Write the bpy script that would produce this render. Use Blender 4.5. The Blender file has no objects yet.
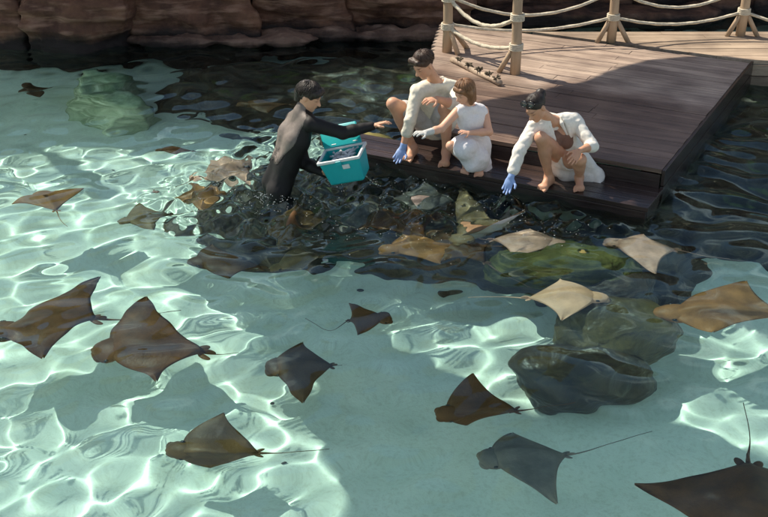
import bpy, bmesh, math, random
import numpy as np
from mathutils import Vector, Matrix

SC = bpy.context.scene
COL = SC.collection
random.seed(7)

# ------------------------------------------------------------------ geometry of the view
F, H = 1100.0, 3.8
PITCH = math.atan(548.5 / 1100.0)
CP, SP = math.cos(PITCH), math.sin(PITCH)

def _dir(px, py):
    x = (px - 384) / F; y = -(py - 258.5) / F
    d = np.array([x, CP + SP * y, -SP + CP * y]); return d / np.linalg.norm(d)

def at(px, py, z=0.0):
    d = _dir(px, py); return np.array([0, 0, H]) + d * ((z - H) / d[2])

def J(px, py, Y):
    d = _dir(px, py); return np.array([0, 0, H]) + d * (Y / d[1])

def under(px, py, z):
    """point at depth z that is seen at this place through the flat water surface"""
    if z >= 0: return at(px, py, z)
    d = _dir(px, py); p = np.array([0, 0, H]) + d * (-H / d[2])
    h = d[:2] / 1.33; dz = -math.sqrt(1 - h @ h)
    q = p[:2] + h / dz * z
    return np.array([q[0], q[1], z])

SUN_AZ, SUN_EL = math.radians(145), math.radians(50)
SUN = np.array([math.cos(SUN_EL) * math.cos(SUN_AZ), math.cos(SUN_EL) * math.sin(SUN_AZ), math.sin(SUN_EL)])

# ------------------------------------------------------------------ numpy noise
def _hash(i, j, k, seed):
    n = (i.astype(np.int64) * 374761393 + j.astype(np.int64) * 668265263 + k.astype(np.int64) * 2147483647 + seed * 974711) & 0x7fffffff
    n = ((n ^ (n >> 13)) * 1274126177) & 0x7fffffff
    n = (n ^ (n >> 16)) & 0xffff
    return n / 65535.0

def vnoise(p, seed=0):
    f = np.floor(p).astype(np.int64); t = p - f; t = t * t * (3 - 2 * t)
    out = 0
    for a in (0, 1):
        for b in (0, 1):
            for c in (0, 1):
                w = (t[:, 0] if a else 1 - t[:, 0]) * (t[:, 1] if b else 1 - t[:, 1]) * (t[:, 2] if c else 1 - t[:, 2])
                out = out + w * _hash(f[:, 0] + a, f[:, 1] + b, f[:, 2] + c, seed)
    return out * 2 - 1

def fbm(p, oct=4, seed=0, gain=.5):
    s, a, q = 0, 1.0, np.array(p, float)
    for o in range(oct):
        s = s + a * vnoise(q, seed + o); q = q * 2.03 + 11.7; a *= gain
    return s

# ------------------------------------------------------------------ materials
def newmat(name):
    m = bpy.data.materials.new(name); m.use_nodes = True
    return m, m.node_tree.nodes, m.node_tree.links

def pmat(name, col, rough=.6, var=.25, scale=6.0, bump=.2, bscale=40, col2=None, spec=.5, stretch=(1, 1, 1), vcol=None, bdist=.01, coat=0, detail=6):
    """a mottled procedural surface: noise between two colours, noise bump"""
    m, N, L = newmat(name)
    b = N['Principled BSDF']; b.inputs['Roughness'].default_value = rough
    b.inputs['Specular IOR Level'].default_value = spec
    if coat: b.inputs['Coat Weight'].default_value = coat; b.inputs['Coat Roughness'].default_value = .15
    tc = N.new('ShaderNodeTexCoord'); mp = N.new('ShaderNodeMapping'); mp.inputs['Scale'].default_value = stretch
    L.new(tc.outputs['Object'], mp.inputs[0])
    n = N.new('ShaderNodeTexNoise'); n.inputs['Scale'].default_value = scale; n.inputs['Detail'].default_value = detail; n.inputs['Roughness'].default_value = .6
    L.new(mp.outputs[0], n.inputs['Vector'])
    r = N.new('ShaderNodeValToRGB')
    c2 = col2 or tuple(c * (1 - var) for c in col)
    c1 = col if col2 else tuple(min(1, c * (1 + var * .6)) for c in col)
    r.color_ramp.elements[0].position = .32; r.color_ramp.elements[1].position = .68
    r.color_ramp.elements[0].color = (*c2, 1); r.color_ramp.elements[1].color = (*c1, 1)
    L.new(n.outputs['Fac'], r.inputs[0])
    out = r.outputs[0]
    if vcol:
        a = N.new('ShaderNodeAttribute'); a.attribute_name = vcol
        mx = N.new('ShaderNodeMix'); mx.data_type = 'RGBA'; mx.blend_type = 'MULTIPLY'; mx.inputs[0].default_value = 1
        L.new(out, mx.inputs[6]); L.new(a.outputs['Color'], mx.inputs[7]); out = mx.outputs[2]
    L.new(out, b.inputs['Base Color'])
    if bump:
        n2 = N.new('ShaderNodeTexNoise'); n2.inputs['Scale'].default_value = bscale; n2.inputs['Detail'].default_value = 5
        L.new(mp.outputs[0], n2.inputs['Vector'])
        bp = N.new('ShaderNodeBump'); bp.inputs['Strength'].default_value = bump; bp.inputs['Distance'].default_value = bdist
        L.new(n2.outputs['Fac'], bp.inputs['Height']); L.new(bp.outputs[0], b.inputs['Normal'])
    return m

def rockmat(name, cA, cB, cC, rough=.75, spec=.4, moss=None, darkened=None):
    """layered rock: strata bands, blotches and an optional green growth on upward faces"""
    m, N, L = newmat(name)
    b = N['Principled BSDF']; b.inputs['Roughness'].default_value = rough; b.inputs['Specular IOR Level'].default_value = spec
    tc = N.new('ShaderNodeTexCoord')
    n1 = N.new('ShaderNodeTexNoise'); n1.inputs['Scale'].default_value = 1.6; n1.inputs['Detail'].default_value = 8; n1.inputs['Roughness'].default_value = .65
    L.new(tc.outputs['Object'], n1.inputs['Vector'])
    mp = N.new('ShaderNodeMapping'); mp.inputs['Scale'].default_value = (1, 1, 5); mp.inputs['Rotation'].default_value = (.1, .12, 0)
    L.new(tc.outputs['Object'], mp.inputs[0])
    n2 = N.new('ShaderNodeTexNoise'); n2.inputs['Scale'].default_value = 3.0; n2.inputs['Detail'].default_value = 7
    L.new(mp.outputs[0], n2.inputs['Vector'])
    r1 = N.new('ShaderNodeValToRGB'); r1.color_ramp.elements[0].position = .35; r1.color_ramp.elements[1].position = .66
    r1.color_ramp.elements[0].color = (*cA, 1); r1.color_ramp.elements[1].color = (*cB, 1)
    L.new(n1.outputs['Fac'], r1.inputs[0])
    r2 = N.new('ShaderNodeValToRGB'); r2.color_ramp.elements[0].position = .5; r2.color_ramp.elements[1].position = .72
    L.new(n2.outputs['Fac'], r2.inputs[0])
    mx = N.new('ShaderNodeMix'); mx.data_type = 'RGBA'
    L.new(r2.outputs[0], mx.inputs[0]); L.new(r1.outputs[0], mx.inputs[6]); mx.inputs[7].default_value = (*cC, 1)
    out = mx.outputs[2]
    if moss:
        g = N.new('ShaderNodeNewGeometry'); sx = N.new('ShaderNodeSeparateXYZ'); L.new(g.outputs['Normal'], sx.inputs[0])
        n3 = N.new('ShaderNodeTexNoise'); n3.inputs['Scale'].default_value = 5; n3.inputs['Detail'].default_value = 6
        L.new(tc.outputs['Object'], n3.inputs['Vector'])
        ad = N.new('ShaderNodeMath'); ad.operation = 'MULTIPLY'; L.new(sx.outputs[2], ad.inputs[0]); L.new(n3.outputs['Fac'], ad.inputs[1])
        r3 = N.new('ShaderNodeValToRGB'); r3.color_ramp.elements[0].position = moss[1]; r3.color_ramp.elements[1].position = moss[1] + .12
        L.new(ad.outputs[0], r3.inputs[0])
        mx2 = N.new('ShaderNodeMix'); mx2.data_type = 'RGBA'; L.new(r3.outputs[0], mx2.inputs[0]); L.new(out, mx2.inputs[6]); mx2.inputs[7].default_value = (*moss[0], 1)
        out = mx2.outputs[2]
    if darkened:     # dark band above the waterline, colouring in splash stain and the undercut's shade
        g2 = N.new('ShaderNodeNewGeometry'); s2 = N.new('ShaderNodeSeparateXYZ'); L.new(g2.outputs['Position'], s2.inputs[0])
        a2 = N.new('ShaderNodeMath'); a2.operation = 'MULTIPLY_ADD'; a2.inputs[1].default_value = .35; L.new(n1.outputs['Fac'], a2.inputs[0]); L.new(s2.outputs[2], a2.inputs[2])
        r4 = N.new('ShaderNodeMapRange'); r4.inputs[1].default_value = darkened; r4.inputs[2].default_value = darkened + .12; L.new(a2.outputs[0], r4.inputs[0])
        mx3 = N.new('ShaderNodeMix'); mx3.data_type = 'RGBA'; L.new(r4.outputs[0], mx3.inputs[0]); mx3.inputs[6].default_value = (.022, .016, .014, 1); L.new(out, mx3.inputs[7]); out = mx3.outputs[2]
    L.new(out, b.inputs['Base Color'])
    ba = N.new('ShaderNodeMath'); ba.operation = 'ADD'; L.new(n1.outputs['Fac'], ba.inputs[0]); L.new(n2.outputs['Fac'], ba.inputs[1])
    bp = N.new('ShaderNodeBump'); bp.inputs['Strength'].default_value = .7; bp.inputs['Distance'].default_value = .05
    L.new(ba.outputs[0], bp.inputs['Height']); L.new(bp.outputs[0], b.inputs['Normal'])
    return m

def woodmat(name, cA, cB, rough, ang, spec=.5, streak=22, darkened=None):
    """sawn boards: grain stretched along the board, each board its own tone"""
    m, N, L = newmat(name)
    b = N['Principled BSDF']; b.inputs['Roughness'].default_value = rough; b.inputs['Specular IOR Level'].default_value = spec
    tc = N.new('ShaderNodeTexCoord'); mp = N.new('ShaderNodeMapping'); mp.vector_type = 'TEXTURE'; mp.inputs['Rotation'].default_value = (0, 0, ang)
    L.new(tc.outputs['Object'], mp.inputs[0])
    mp2 = N.new('ShaderNodeMapping'); mp2.inputs['Scale'].default_value = (1.0, streak, streak); L.new(mp.outputs[0], mp2.inputs[0])
    n = N.new('ShaderNodeTexNoise'); n.inputs['Scale'].default_value = 1.6; n.inputs['Detail'].default_value = 9; n.inputs['Roughness'].default_value = .68
    L.new(mp2.outputs[0], n.inputs['Vector'])
    n0 = N.new('ShaderNodeTexNoise'); n0.inputs['Scale'].default_value = 2.2; n0.inputs['Detail'].default_value = 5
    L.new(tc.outputs['Object'], n0.inputs['Vector'])
    at_ = N.new('ShaderNodeAttribute'); at_.attribute_name = 'Col'
    r = N.new('ShaderNodeValToRGB'); r.color_ramp.elements[0].position = .3; r.color_ramp.elements[1].position = .7
    r.color_ramp.elements[0].color = (*cA, 1); r.color_ramp.elements[1].color = (*cB, 1)
    L.new(n.outputs['Fac'], r.inputs[0])
    mx = N.new('ShaderNodeMix'); mx.data_type = 'RGBA'; mx.blend_type = 'MULTIPLY'; mx.inputs[0].default_value = 1
    L.new(r.outputs[0], mx.inputs[6]); L.new(at_.outputs['Color'], mx.inputs[7])
    r0 = N.new('ShaderNodeValToRGB'); r0.color_ramp.elements[0].position = .3; r0.color_ramp.elements[1].position = .7
    r0.color_ramp.elements[0].color = (.55, .52, .52, 1); r0.color_ramp.elements[1].color = (1.05, 1.04, 1.03, 1)
    L.new(n0.outputs['Fac'], r0.inputs[0])
    mx2 = N.new('ShaderNodeMix'); mx2.data_type = 'RGBA'; mx2.blend_type = 'MULTIPLY'; mx2.inputs[0].default_value = 1
    L.new(mx.outputs[2], mx2.inputs[6]); L.new(r0.outputs[0], mx2.inputs[7])
    out = mx2.outputs[2]
    if darkened:     # deepens the deck's shade by colour towards the water, glossier, with an irregular edge
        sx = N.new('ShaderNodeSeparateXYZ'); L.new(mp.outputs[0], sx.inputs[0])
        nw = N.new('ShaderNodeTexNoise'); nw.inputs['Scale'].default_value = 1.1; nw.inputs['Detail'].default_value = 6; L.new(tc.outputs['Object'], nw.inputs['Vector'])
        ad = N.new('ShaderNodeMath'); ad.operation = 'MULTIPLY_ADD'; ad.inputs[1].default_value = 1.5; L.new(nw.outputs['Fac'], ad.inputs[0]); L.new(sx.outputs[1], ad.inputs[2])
        mr = N.new('ShaderNodeMapRange'); mr.inputs[1].default_value = darkened[0]; mr.inputs[2].default_value = darkened[1]; L.new(ad.outputs[0], mr.inputs[0])
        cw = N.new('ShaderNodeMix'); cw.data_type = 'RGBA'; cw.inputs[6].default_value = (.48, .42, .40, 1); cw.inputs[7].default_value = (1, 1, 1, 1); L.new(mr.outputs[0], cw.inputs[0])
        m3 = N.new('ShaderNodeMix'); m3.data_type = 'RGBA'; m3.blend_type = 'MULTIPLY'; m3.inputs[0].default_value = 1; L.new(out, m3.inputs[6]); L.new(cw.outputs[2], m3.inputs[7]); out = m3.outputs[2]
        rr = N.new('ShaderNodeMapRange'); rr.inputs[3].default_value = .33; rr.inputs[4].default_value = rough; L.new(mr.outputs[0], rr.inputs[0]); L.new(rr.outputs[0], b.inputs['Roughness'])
    L.new(out, b.inputs['Base Color'])
    bp = N.new('ShaderNodeBump'); bp.inputs['Strength'].default_value = .6; bp.inputs['Distance'].default_value = .008
    L.new(n.outputs['Fac'], bp.inputs['Height']); L.new(bp.outputs[0], b.inputs['Normal'])
    return m

# ------------------------------------------------------------------ object helpers
def mesh_obj(name, verts, faces, mat, parent=None, smooth=True, cols=None, midx=None):
    """ONE mesh object; vertices are given in world space, the parent is an unrotated Empty"""
    v = np.asarray(verts, np.float32)
    off = np.zeros(3)
    if parent is not None:
        p = parent
        while p is not None: off = off + np.array(p.location); p = p.parent
    else:
        off = np.array([v[:, 0].mean(), v[:, 1].mean(), v[:, 2].min()])
    me = bpy.data.meshes.new(name)
    if isinstance(faces, np.ndarray) and faces.ndim == 2:
        n = faces.shape[1]; fa = faces.astype(np.int32); vv = (v - off).astype(np.float32)
        me.vertices.add(len(vv)); me.vertices.foreach_set('co', vv.ravel())
        me.loops.add(fa.size); me.loops.foreach_set('vertex_index', fa.ravel())
        me.polygons.add(len(fa)); me.polygons.foreach_set('loop_start', np.arange(len(fa), dtype=np.int32) * n)
        me.update(calc_edges=True); me.validate()
    else:
        me.from_pydata([tuple(x) for x in (v - off)], [], [tuple(int(i) for i in f) for f in faces]); me.update()
    if smooth: me.shade_smooth()
    for mm in (mat if isinstance(mat, (list, tuple)) else [mat]): me.materials.append(mm)
    if cols is not None:
        ca = me.color_attributes.new('Col', 'FLOAT_COLOR', 'POINT')
        c4 = np.ones((len(v), 4), np.float32); c4[:, :3] = cols
        ca.data.foreach_set('color', c4.ravel())
    if midx is not None: me.polygons.foreach_set('material_index', np.asarray(midx, np.int32))
    o = bpy.data.objects.new(name, me); COL.objects.link(o)
    if parent is None: o.location = off
    else: o.parent = parent
    return o

def empty(name, loc):
    o = bpy.data.objects.new(name, None); o.empty_display_size = .1; o.location = tuple(float(x) for x in loc); COL.objects.link(o); return o

def tag(o, label=None, cat=None, group=None, kind=None):
    if label: o['label'] = label
    if cat: o['category'] = cat
    if group: o['group'] = group
    if kind: o['kind'] = kind
    return o

class MB:
    """collects boxes, tubes and sweeps into one mesh"""
    def __init__(s): s.v, s.f, s.c = [], [], []
    def add(s, v, f, c=(1, 1, 1)):
        o = len(s.v); s.v += [np.asarray(x, float) for x in v]; s.f += [tuple(i + o for i in q) for q in f]; s.c += [c] * len(v)
    def hexa(s, b, t, c=(1, 1, 1)):
        s.add(list(b) + list(t), [(3, 2, 1, 0), (4, 5, 6, 7), (0, 1, 5, 4), (1, 2, 6, 5), (2, 3, 7, 6), (3, 0, 4, 7)], c)
    def box(s, c, half, ax=None, bev=.0, col=(1, 1, 1)):
        ax = np.eye(3) if ax is None else np.asarray(ax, float); c = np.asarray(c, float); h = np.asarray(half, float)
        if bev <= 0:
            P = lambda x, y, z: c + ax[0] * x * h[0] + ax[1] * y * h[1] + ax[2] * z * h[2]
            s.hexa([P(-1, -1, -1), P(1, -1, -1), P(1, 1, -1), P(-1, 1, -1)], [P(-1, -1, 1), P(1, -1, 1), P(1, 1, 1), P(-1, 1, 1)], col); return
        bm = bmesh.new(); bmesh.ops.create_cube(bm, size=2)
        for v in bm.verts: v.co = Vector((v.co.x * h[0], v.co.y * h[1], v.co.z * h[2]))
        bmesh.ops.bevel(bm, geom=bm.edges[:], offset=bev, segments=2, profile=.6, affect='EDGES')
        bm.verts.index_update()
        s.add([c + ax[0] * v.co.x + ax[1] * v.co.y + ax[2] * v.co.z for v in bm.verts], [[v.index for v in f.verts] for f in bm.faces], col); bm.free()
    def tube(s, pts, rad, n=10, cap=True, col=(1, 1, 1), twist=None):
        pts = [np.asarray(p, float) for p in pts]; m = len(pts)
        rad = [rad] * m if np.isscalar(rad) else rad
        V = []; u = None
        for i in range(m):
            t = pts[min(i + 1, m - 1)] - pts[max(i - 1, 0)]; t = t / (np.linalg.norm(t) + 1e-9)
            if u is None:
                u = np.cross(t, [0, 0, 1]); 
                if np.linalg.norm(u) < .1: u = np.cross(t, [1, 0, 0])
            u = u - t * (u @ t); u = u / np.linalg.norm(u); w = np.cross(t, u)
            for k in range(n):
                a = 2 * math.pi * k / n + (twist * i if twist else 0)
                rr = rad[i] * (1 + (.16 * math.cos(3 * a) if twist else 0)) if not twist else rad[i] * (1 + .2 * math.cos(3 * (2 * math.pi * k / n) + twist * i))
                a = 2 * math.pi * k / n
                V.append(pts[i] + (u * math.cos(a) + w * math.sin(a)) * rr)
        Fc = [(i * n + k, i * n + (k + 1) % n, (i + 1) * n + (k + 1) % n, (i + 1) * n + k) for i in range(m - 1) for k in range(n)]
        if cap: Fc += [tuple(reversed(range(n))), tuple(range((m - 1) * n, m * n))]
        s.add(V, Fc, col)
    def ell(s, c, r, ax=None, nu=16, nv=10, col=(1, 1, 1)):
        ax = np.eye(3) if ax is None else np.asarray(ax, float); c = np.asarray(c, float)
        V = [c + ax[2] * r[2]]; 
        for i in range(1, nv):
            th = math.pi * i / nv
            for k in range(nu):
                ph = 2 * math.pi * k / nu
                V.append(c + ax[0] * r[0] * math.sin(th) * math.cos(ph) + ax[1] * r[1] * math.sin(th) * math.sin(ph) + ax[2] * r[2] * math.cos(th))
        V.append(c - ax[2] * r[2]); Fc = []
        for k in range(nu): Fc.append((0, 1 + k, 1 + (k + 1) % nu))
        for i in range(nv - 2):
            for k in range(nu):
                a = 1 + i * nu; Fc.append((a + k, a + nu + k, a + nu + (k + 1) % nu, a + (k + 1) % nu))
        a = 1 + (nv - 2) * nu
        for k in range(nu): Fc.append((a + k, len(V) - 1, a + (k + 1) % nu))
        s.add(V, Fc, col)
    def build(s, name, mat, parent=None, smooth=False, cols=True):
        return mesh_obj(name, np.array(s.v), s.f, mat, parent, smooth, np.array(s.c) if cols else None)

# ------------------------------------------------------------------ implicit bodies (smooth union of tapered limbs -> one skin)
class Field:
    def __init__(s, vox=.006): s.vox = vox; s.p = []; s.post = []
    def cone(s, a, b, ra, rb, k=.03, op='u'):
        s.p.append(('c', np.asarray(a, float), np.asarray(b, float), ra, rb, k, op)); return s
    def chain(s, pts, rad, k=.03):
        for i in range(len(pts) - 1): s.cone(pts[i], pts[i + 1], rad[i], rad[i + 1], k)
        return s
    def ell(s, c, r, ax=None, k=.03, op='u'):
        s.p.append(('e', np.asarray(c, float), np.asarray(r, float), np.eye(3) if ax is None else np.asarray(ax, float), None, k, op)); return s
    def cut(s, p, n, k=.006):
        s.p.append(('p', np.asarray(p, float), np.asarray(n, float) / np.linalg.norm(n), None, None, k, 'i')); return s
    def grow(s, d):
        g = Field(s.vox); g.p = list(s.p); g.off = d; return g
    def box_of(s, q):
        if q[0] == 'c':
            r = max(q[3], q[4]); return np.minimum(q[1], q[2]) - r, np.maximum(q[1], q[2]) + r
        r = np.abs(q[3].T * q[2]).sum(1) if False else np.full(3, max(q[2])); return q[1] - r, q[1] + r
    def solve(s, disp=None):
        vx = s.vox; add = [q for q in s.p if q[6] == 'u']
        lo = np.min([s.box_of(q)[0] for q in add], 0) - 5 * vx; hi = np.max([s.box_of(q)[1] for q in add], 0) + 5 * vx
        n = np.ceil((hi - lo) / vx).astype(int) + 1
        D = np.full(n, 1e3, np.float32)
        ax = [lo[i] + vx * np.arange(n[i]) for i in range(3)]
        for q in s.p:
            k = q[5]
            if q[0] == 'p':
                d = ((ax[0] - q[1][0]) * q[2][0])[:, None, None] + ((ax[1] - q[1][1]) * q[2][1])[None, :, None] + ((ax[2] - q[1][2]) * q[2][2])[None, None, :]
                np.maximum(D, d.astype(np.float32), out=D); continue
            l, h = s.box_of(q); m = k + 4 * vx
            i0 = np.clip(np.floor((l - m - lo) / vx).astype(int), 0, n - 1); i1 = np.clip(np.ceil((h + m - lo) / vx).astype(int) + 1, 1, n)
            if (i1 <= i0).any(): continue
            X = ax[0][i0[0]:i1[0]][:, None, None]; Y = ax[1][i0[1]:i1[1]][None, :, None]; Z = ax[2][i0[2]:i1[2]][None, None, :]
            if q[0] == 'c':
                ab = q[2] - q[1]; L2 = ab @ ab + 1e-9
                t = np.clip(((X - q[1][0]) * ab[0] + (Y - q[1][1]) * ab[1] + (Z - q[1][2]) * ab[2]) / L2, 0, 1)
                d = np.sqrt((X - q[1][0] - t * ab[0]) ** 2 + (Y - q[1][1] - t * ab[1]) ** 2 + (Z - q[1][2] - t * ab[2]) ** 2) - (q[3] + (q[4] - q[3]) * t)
            else:
                A = q[3]; r = q[2]
                loc = [((X - q[1][0]) * A[i][0] + (Y - q[1][1]) * A[i][1] + (Z - q[1][2]) * A[i][2]) / r[i] for i in range(3)]
                k0 = np.sqrt(loc[0] ** 2 + loc[1] ** 2 + loc[2] ** 2)
                k1 = np.sqrt((loc[0] / r[0]) ** 2 + (loc[1] / r[1]) ** 2 + (loc[2] / r[2]) ** 2) + 1e-9
                d = k0 * (k0 - 1) / k1
            sl = tuple(slice(a, b) for a, b in zip(i0, i1)); B = D[sl]
            if q[6] == 'u':
                hh = np.maximum(k - np.abs(B - d), 0) / max(k, 1e-6); D[sl] = np.minimum(B, d) - hh * hh * k * .25
            else:
                d = -d; hh = np.maximum(k - np.abs(B - d), 0) / max(k, 1e-6); D[sl] = np.maximum(B, d) + hh * hh * k * .25
        if disp is not None:
            idx = np.argwhere(np.abs(D) < 4 * vx)
            P = lo + idx * vx
            D[tuple(idx.T)] += disp(P).astype(np.float32)
        return D, lo
    def mesh(s, name, mat, parent=None, disp=None, smooth=1, colf=None):
        D, lo = s.solve(disp); vx = s.vox
        I = D < 0
        c = np.zeros(np.array(D.shape) - 1, np.int8)
        for a in (0, 1):
            for b in (0, 1):
                for e in (0, 1):
                    c += I[a:a + c.shape[0], b:b + c.shape[1], e:e + c.shape[2]]
        act = np.argwhere((c > 0) & (c < 8)); idm = np.full(c.shape, -1, np.int32); idm[tuple(act.T)] = np.arange(len(act))
        off = [(a, b, e) for a in (0, 1) for b in (0, 1) for e in (0, 1)]
        val = {o: D[act[:, 0] + o[0], act[:, 1] + o[1], act[:, 2] + o[2]] for o in off}
        S = np.zeros((len(act), 3)); W = np.zeros(len(act))
        for o in off:
            for d in range(3):
                if o[d] == 0:
                    o2 = list(o); o2[d] = 1; o2 = tuple(o2)
                    x, y = val[o], val[o2]; m = (x < 0) != (y < 0); t = np.where(m, x / np.where(x == y, 1, x - y), 0)
                    P = np.tile(np.array(o, float), (len(act), 1)); P[:, d] += t
                    S[m] += P[m]; W[m] += 1
        V = lo + (act + S / W[:, None]) * vx
        Q = []
        for d in range(3):
            u, w = (d + 1) % 3, (d + 2) % 3
            sh = list(D.shape); A = np.take(I, range(sh[d] - 1), d); Bq = np.take(I, range(1, sh[d]), d)
            e = np.argwhere(A != Bq); e = e[(e[:, u] > 0) & (e[:, w] > 0) & (e[:, u] < sh[u] - 1) & (e[:, w] < sh[w] - 1)]
            ins = I[tuple(e.T)]
            def g(du, dw):
                q = e.copy(); q[:, u] -= du; q[:, w] -= dw; return idm[tuple(q.T)]
            q = np.stack([g(1, 1), g(0, 1), g(0, 0), g(1, 0)], 1); q[~ins] = q[~ins][:, ::-1]
            Q.append(q)
        Q = np.concatenate(Q); Q = Q[(Q >= 0).all(1)]
        for _ in range(smooth):
            acc = np.zeros_like(V); cnt = np.zeros(len(V))
            for a in range(4):
                b = (a + 1) % 4
                np.add.at(acc, Q[:, a], V[Q[:, b]]); np.add.at(cnt, Q[:, a], 1); np.add.at(acc, Q[:, b], V[Q[:, a]]); np.add.at(cnt, Q[:, b], 1)
            V = V * .5 + .5 * acc / np.maximum(cnt, 1)[:, None]
        return mesh_obj(name, V, Q, mat, parent, True, colf(V) if colf else None)

def unit(v): v = np.asarray(v, float); return v / (np.linalg.norm(v) + 1e-12)
def lerp(a, b, t): return np.asarray(a, float) * (1 - t) + np.asarray(b, float) * t

# ------------------------------------------------------------------ world, sun, camera
W = bpy.data.worlds.new('World'); SC.world = W; W.use_nodes = True
sky = W.node_tree.nodes.new('ShaderNodeTexSky'); sky.sky_type = 'NISHITA'; sky.sun_disc = False
sky.sun_elevation = SUN_EL; sky.sun_rotation = math.pi / 2 - SUN_AZ
WN, WL = W.node_tree.nodes, W.node_tree.links
_tc = WN.new('ShaderNodeTexCoord'); _mp = WN.new('ShaderNodeMapping'); _mp.inputs['Scale'].default_value = (1, 1, 2.2); WL.new(_tc.outputs['Generated'], _mp.inputs[0])
_cn = WN.new('ShaderNodeTexNoise'); _cn.inputs['Scale'].default_value = 3.2; _cn.inputs['Detail'].default_value = 7; _cn.inputs['Distortion'].default_value = .4; WL.new(_mp.outputs[0], _cn.inputs['Vector'])
_cr = WN.new('ShaderNodeValToRGB'); _cr.color_ramp.elements[0].position = .53; _cr.color_ramp.elements[1].position = .66; WL.new(_cn.outputs['Fac'], _cr.inputs[0])
_cm = WN.new('ShaderNodeMix'); _cm.data_type = 'RGBA'; WL.new(_cr.outputs[0], _cm.inputs[0]); WL.new(sky.outputs[0], _cm.inputs[6]); _cm.inputs[7].default_value = (12, 12.3, 12.8, 1)
WL.new(_cm.outputs[2], WN['Background'].inputs[0]); WN['Background'].inputs[1].default_value = .09
sl = bpy.data.lights.new('sun', 'SUN'); sl.energy = 4.95; sl.angle = math.radians(.5); sl.color = (1, .91, .77); sl.cycles.is_caustics_light = True
so = bpy.data.objects.new('sun', sl); COL.objects.link(so); so.rotation_euler = Vector(-SUN).to_track_quat('-Z', 'Y').to_euler(); so.location = (-8, 8, 12)
cam = bpy.data.cameras.new('camera'); co = bpy.data.objects.new('camera', cam); COL.objects.link(co); SC.camera = co
cam.sensor_width = 36; cam.lens = 36 * F / 768; cam.clip_end = 500
co.location = (0, 0, H); co.rotation_euler = (math.pi / 2 - PITCH, 0, 0)
SC.view_settings.view_transform = 'Standard'; SC.view_settings.look = 'None'; SC.view_settings.gamma = 1; SC.view_settings.exposure = .40
SC.view_settings.use_curve_mapping = False
SC.cycles.use_denoising = True
SC.cycles.sample_clamp_indirect = 6
SC.cycles.max_bounces = 12; SC.cycles.transmission_bounces = 10; SC.cycles.diffuse_bounces = 4

# ------------------------------------------------------------------ materials of the place
M_SAND = pmat('pale_sand', (.76, .745, .65), .9, scale=1.3, col2=(.67, .685, .59), bump=.3, bscale=60, vcol=None)
M_CLIFF = rockmat('cliff_rock', (.06, .028, .019), (.20, .10, .06), (.28, .165, .115), .8, .3, darkened=.28)
M_LEDGE = rockmat('ledge_rock', (.08, .045, .033), (.19, .12, .088), (.28, .19, .145), .8, .3, darkened=.18)
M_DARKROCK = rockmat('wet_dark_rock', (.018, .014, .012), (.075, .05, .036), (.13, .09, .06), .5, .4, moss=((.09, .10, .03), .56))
M_BOULDER = pmat('submerged_boulder', (.075, .048, .014), .4, scale=2.6, col2=(.010, .007, .004), bump=.5, bscale=9, bdist=.03, detail=8)
M_BOULDER2 = pmat('olive_boulder', (.14, .10, .03), .45, scale=3.2, col2=(.02, .014, .006), bump=.6, bscale=12, bdist=.03, detail=9)
M_ALGAE = rockmat('algae_rock', (.025, .024, .008), (.10, .10, .022), (.20, .17, .05), .8, .3)
M_SUNPALEROCK = rockmat('sun_pale_algae_rock', (.16, .21, .12), (.56, .58, .42), (.66, .66, .5), .85, .3)  # pale tone paints the sunlight on this rock, over its algae green
PA = math.radians(-28.0)
M_DECK = woodmat('deck_boards', (.20, .145, .12), (.66, .53, .41), .55, PA, darkened=(2.3, 2.9))
M_WALK = woodmat('walkway_boards', (.30, .22, .15), (.56, .44, .32), .7, math.radians(2))
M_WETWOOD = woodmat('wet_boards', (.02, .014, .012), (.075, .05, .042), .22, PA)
M_POST = pmat('post_wood', (.46, .33, .21), .75, .4, 5, .5, 30, stretch=(1, 1, .12))
M_ROPE = pmat('pale_rope', (.62, .55, .42), .9, .3, 30, .5, 120)

# ------------------------------------------------------------------ ground and pool floor
def grid_obj(name, xs, ys, Z, mat, parent=None):
    X, Y = np.meshgrid(xs, ys); ny, nx = X.shape
    v = np.stack([X, Y, Z(X, Y)], -1).reshape(-1, 3)
    i = np.arange(nx * ny).reshape(ny, nx)
    q = np.stack([i[:-1, :-1], i[:-1, 1:], i[1:, 1:], i[1:, :-1]], -1).reshape(-1, 4)
    return mesh_obj(name, v, q, mat, parent)

_n, _l = M_SAND.node_tree.nodes, M_SAND.node_tree.links
_b = _n['Principled BSDF']; _src = _b.inputs['Base Color'].links[0].from_socket
_t = _n.new('ShaderNodeTexCoord'); _g = _n.new('ShaderNodeTexNoise'); _g.inputs['Scale'].default_value = 26; _g.inputs['Detail'].default_value = 9; _g.inputs['Roughness'].default_value = .75; _l.new(_t.outputs['Object'], _g.inputs['Vector'])
_r = _n.new('ShaderNodeValToRGB'); _r.color_ramp.elements[0].position = .30; _r.color_ramp.elements[1].position = .52; _r.color_ramp.elements[0].color = (.80, .79, .76, 1); _r.color_ramp.elements[1].color = (1, 1, 1, 1); _l.new(_g.outputs['Fac'], _r.inputs[0])
_g2 = _n.new('ShaderNodeTexNoise'); _g2.inputs['Scale'].default_value = .9; _g2.inputs['Detail'].default_value = 8; _g2.inputs['Roughness'].default_value = .7; _l.new(_t.outputs['Object'], _g2.inputs['Vector'])
_r2 = _n.new('ShaderNodeValToRGB'); _r2.color_ramp.elements[0].position = .36; _r2.color_ramp.elements[1].position = .58; _r2.color_ramp.elements[0].color = (.88, .91, .88, 1); _r2.color_ramp.elements[1].color = (1, 1, 1, 1); _l.new(_g2.outputs['Fac'], _r2.inputs[0])
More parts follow.
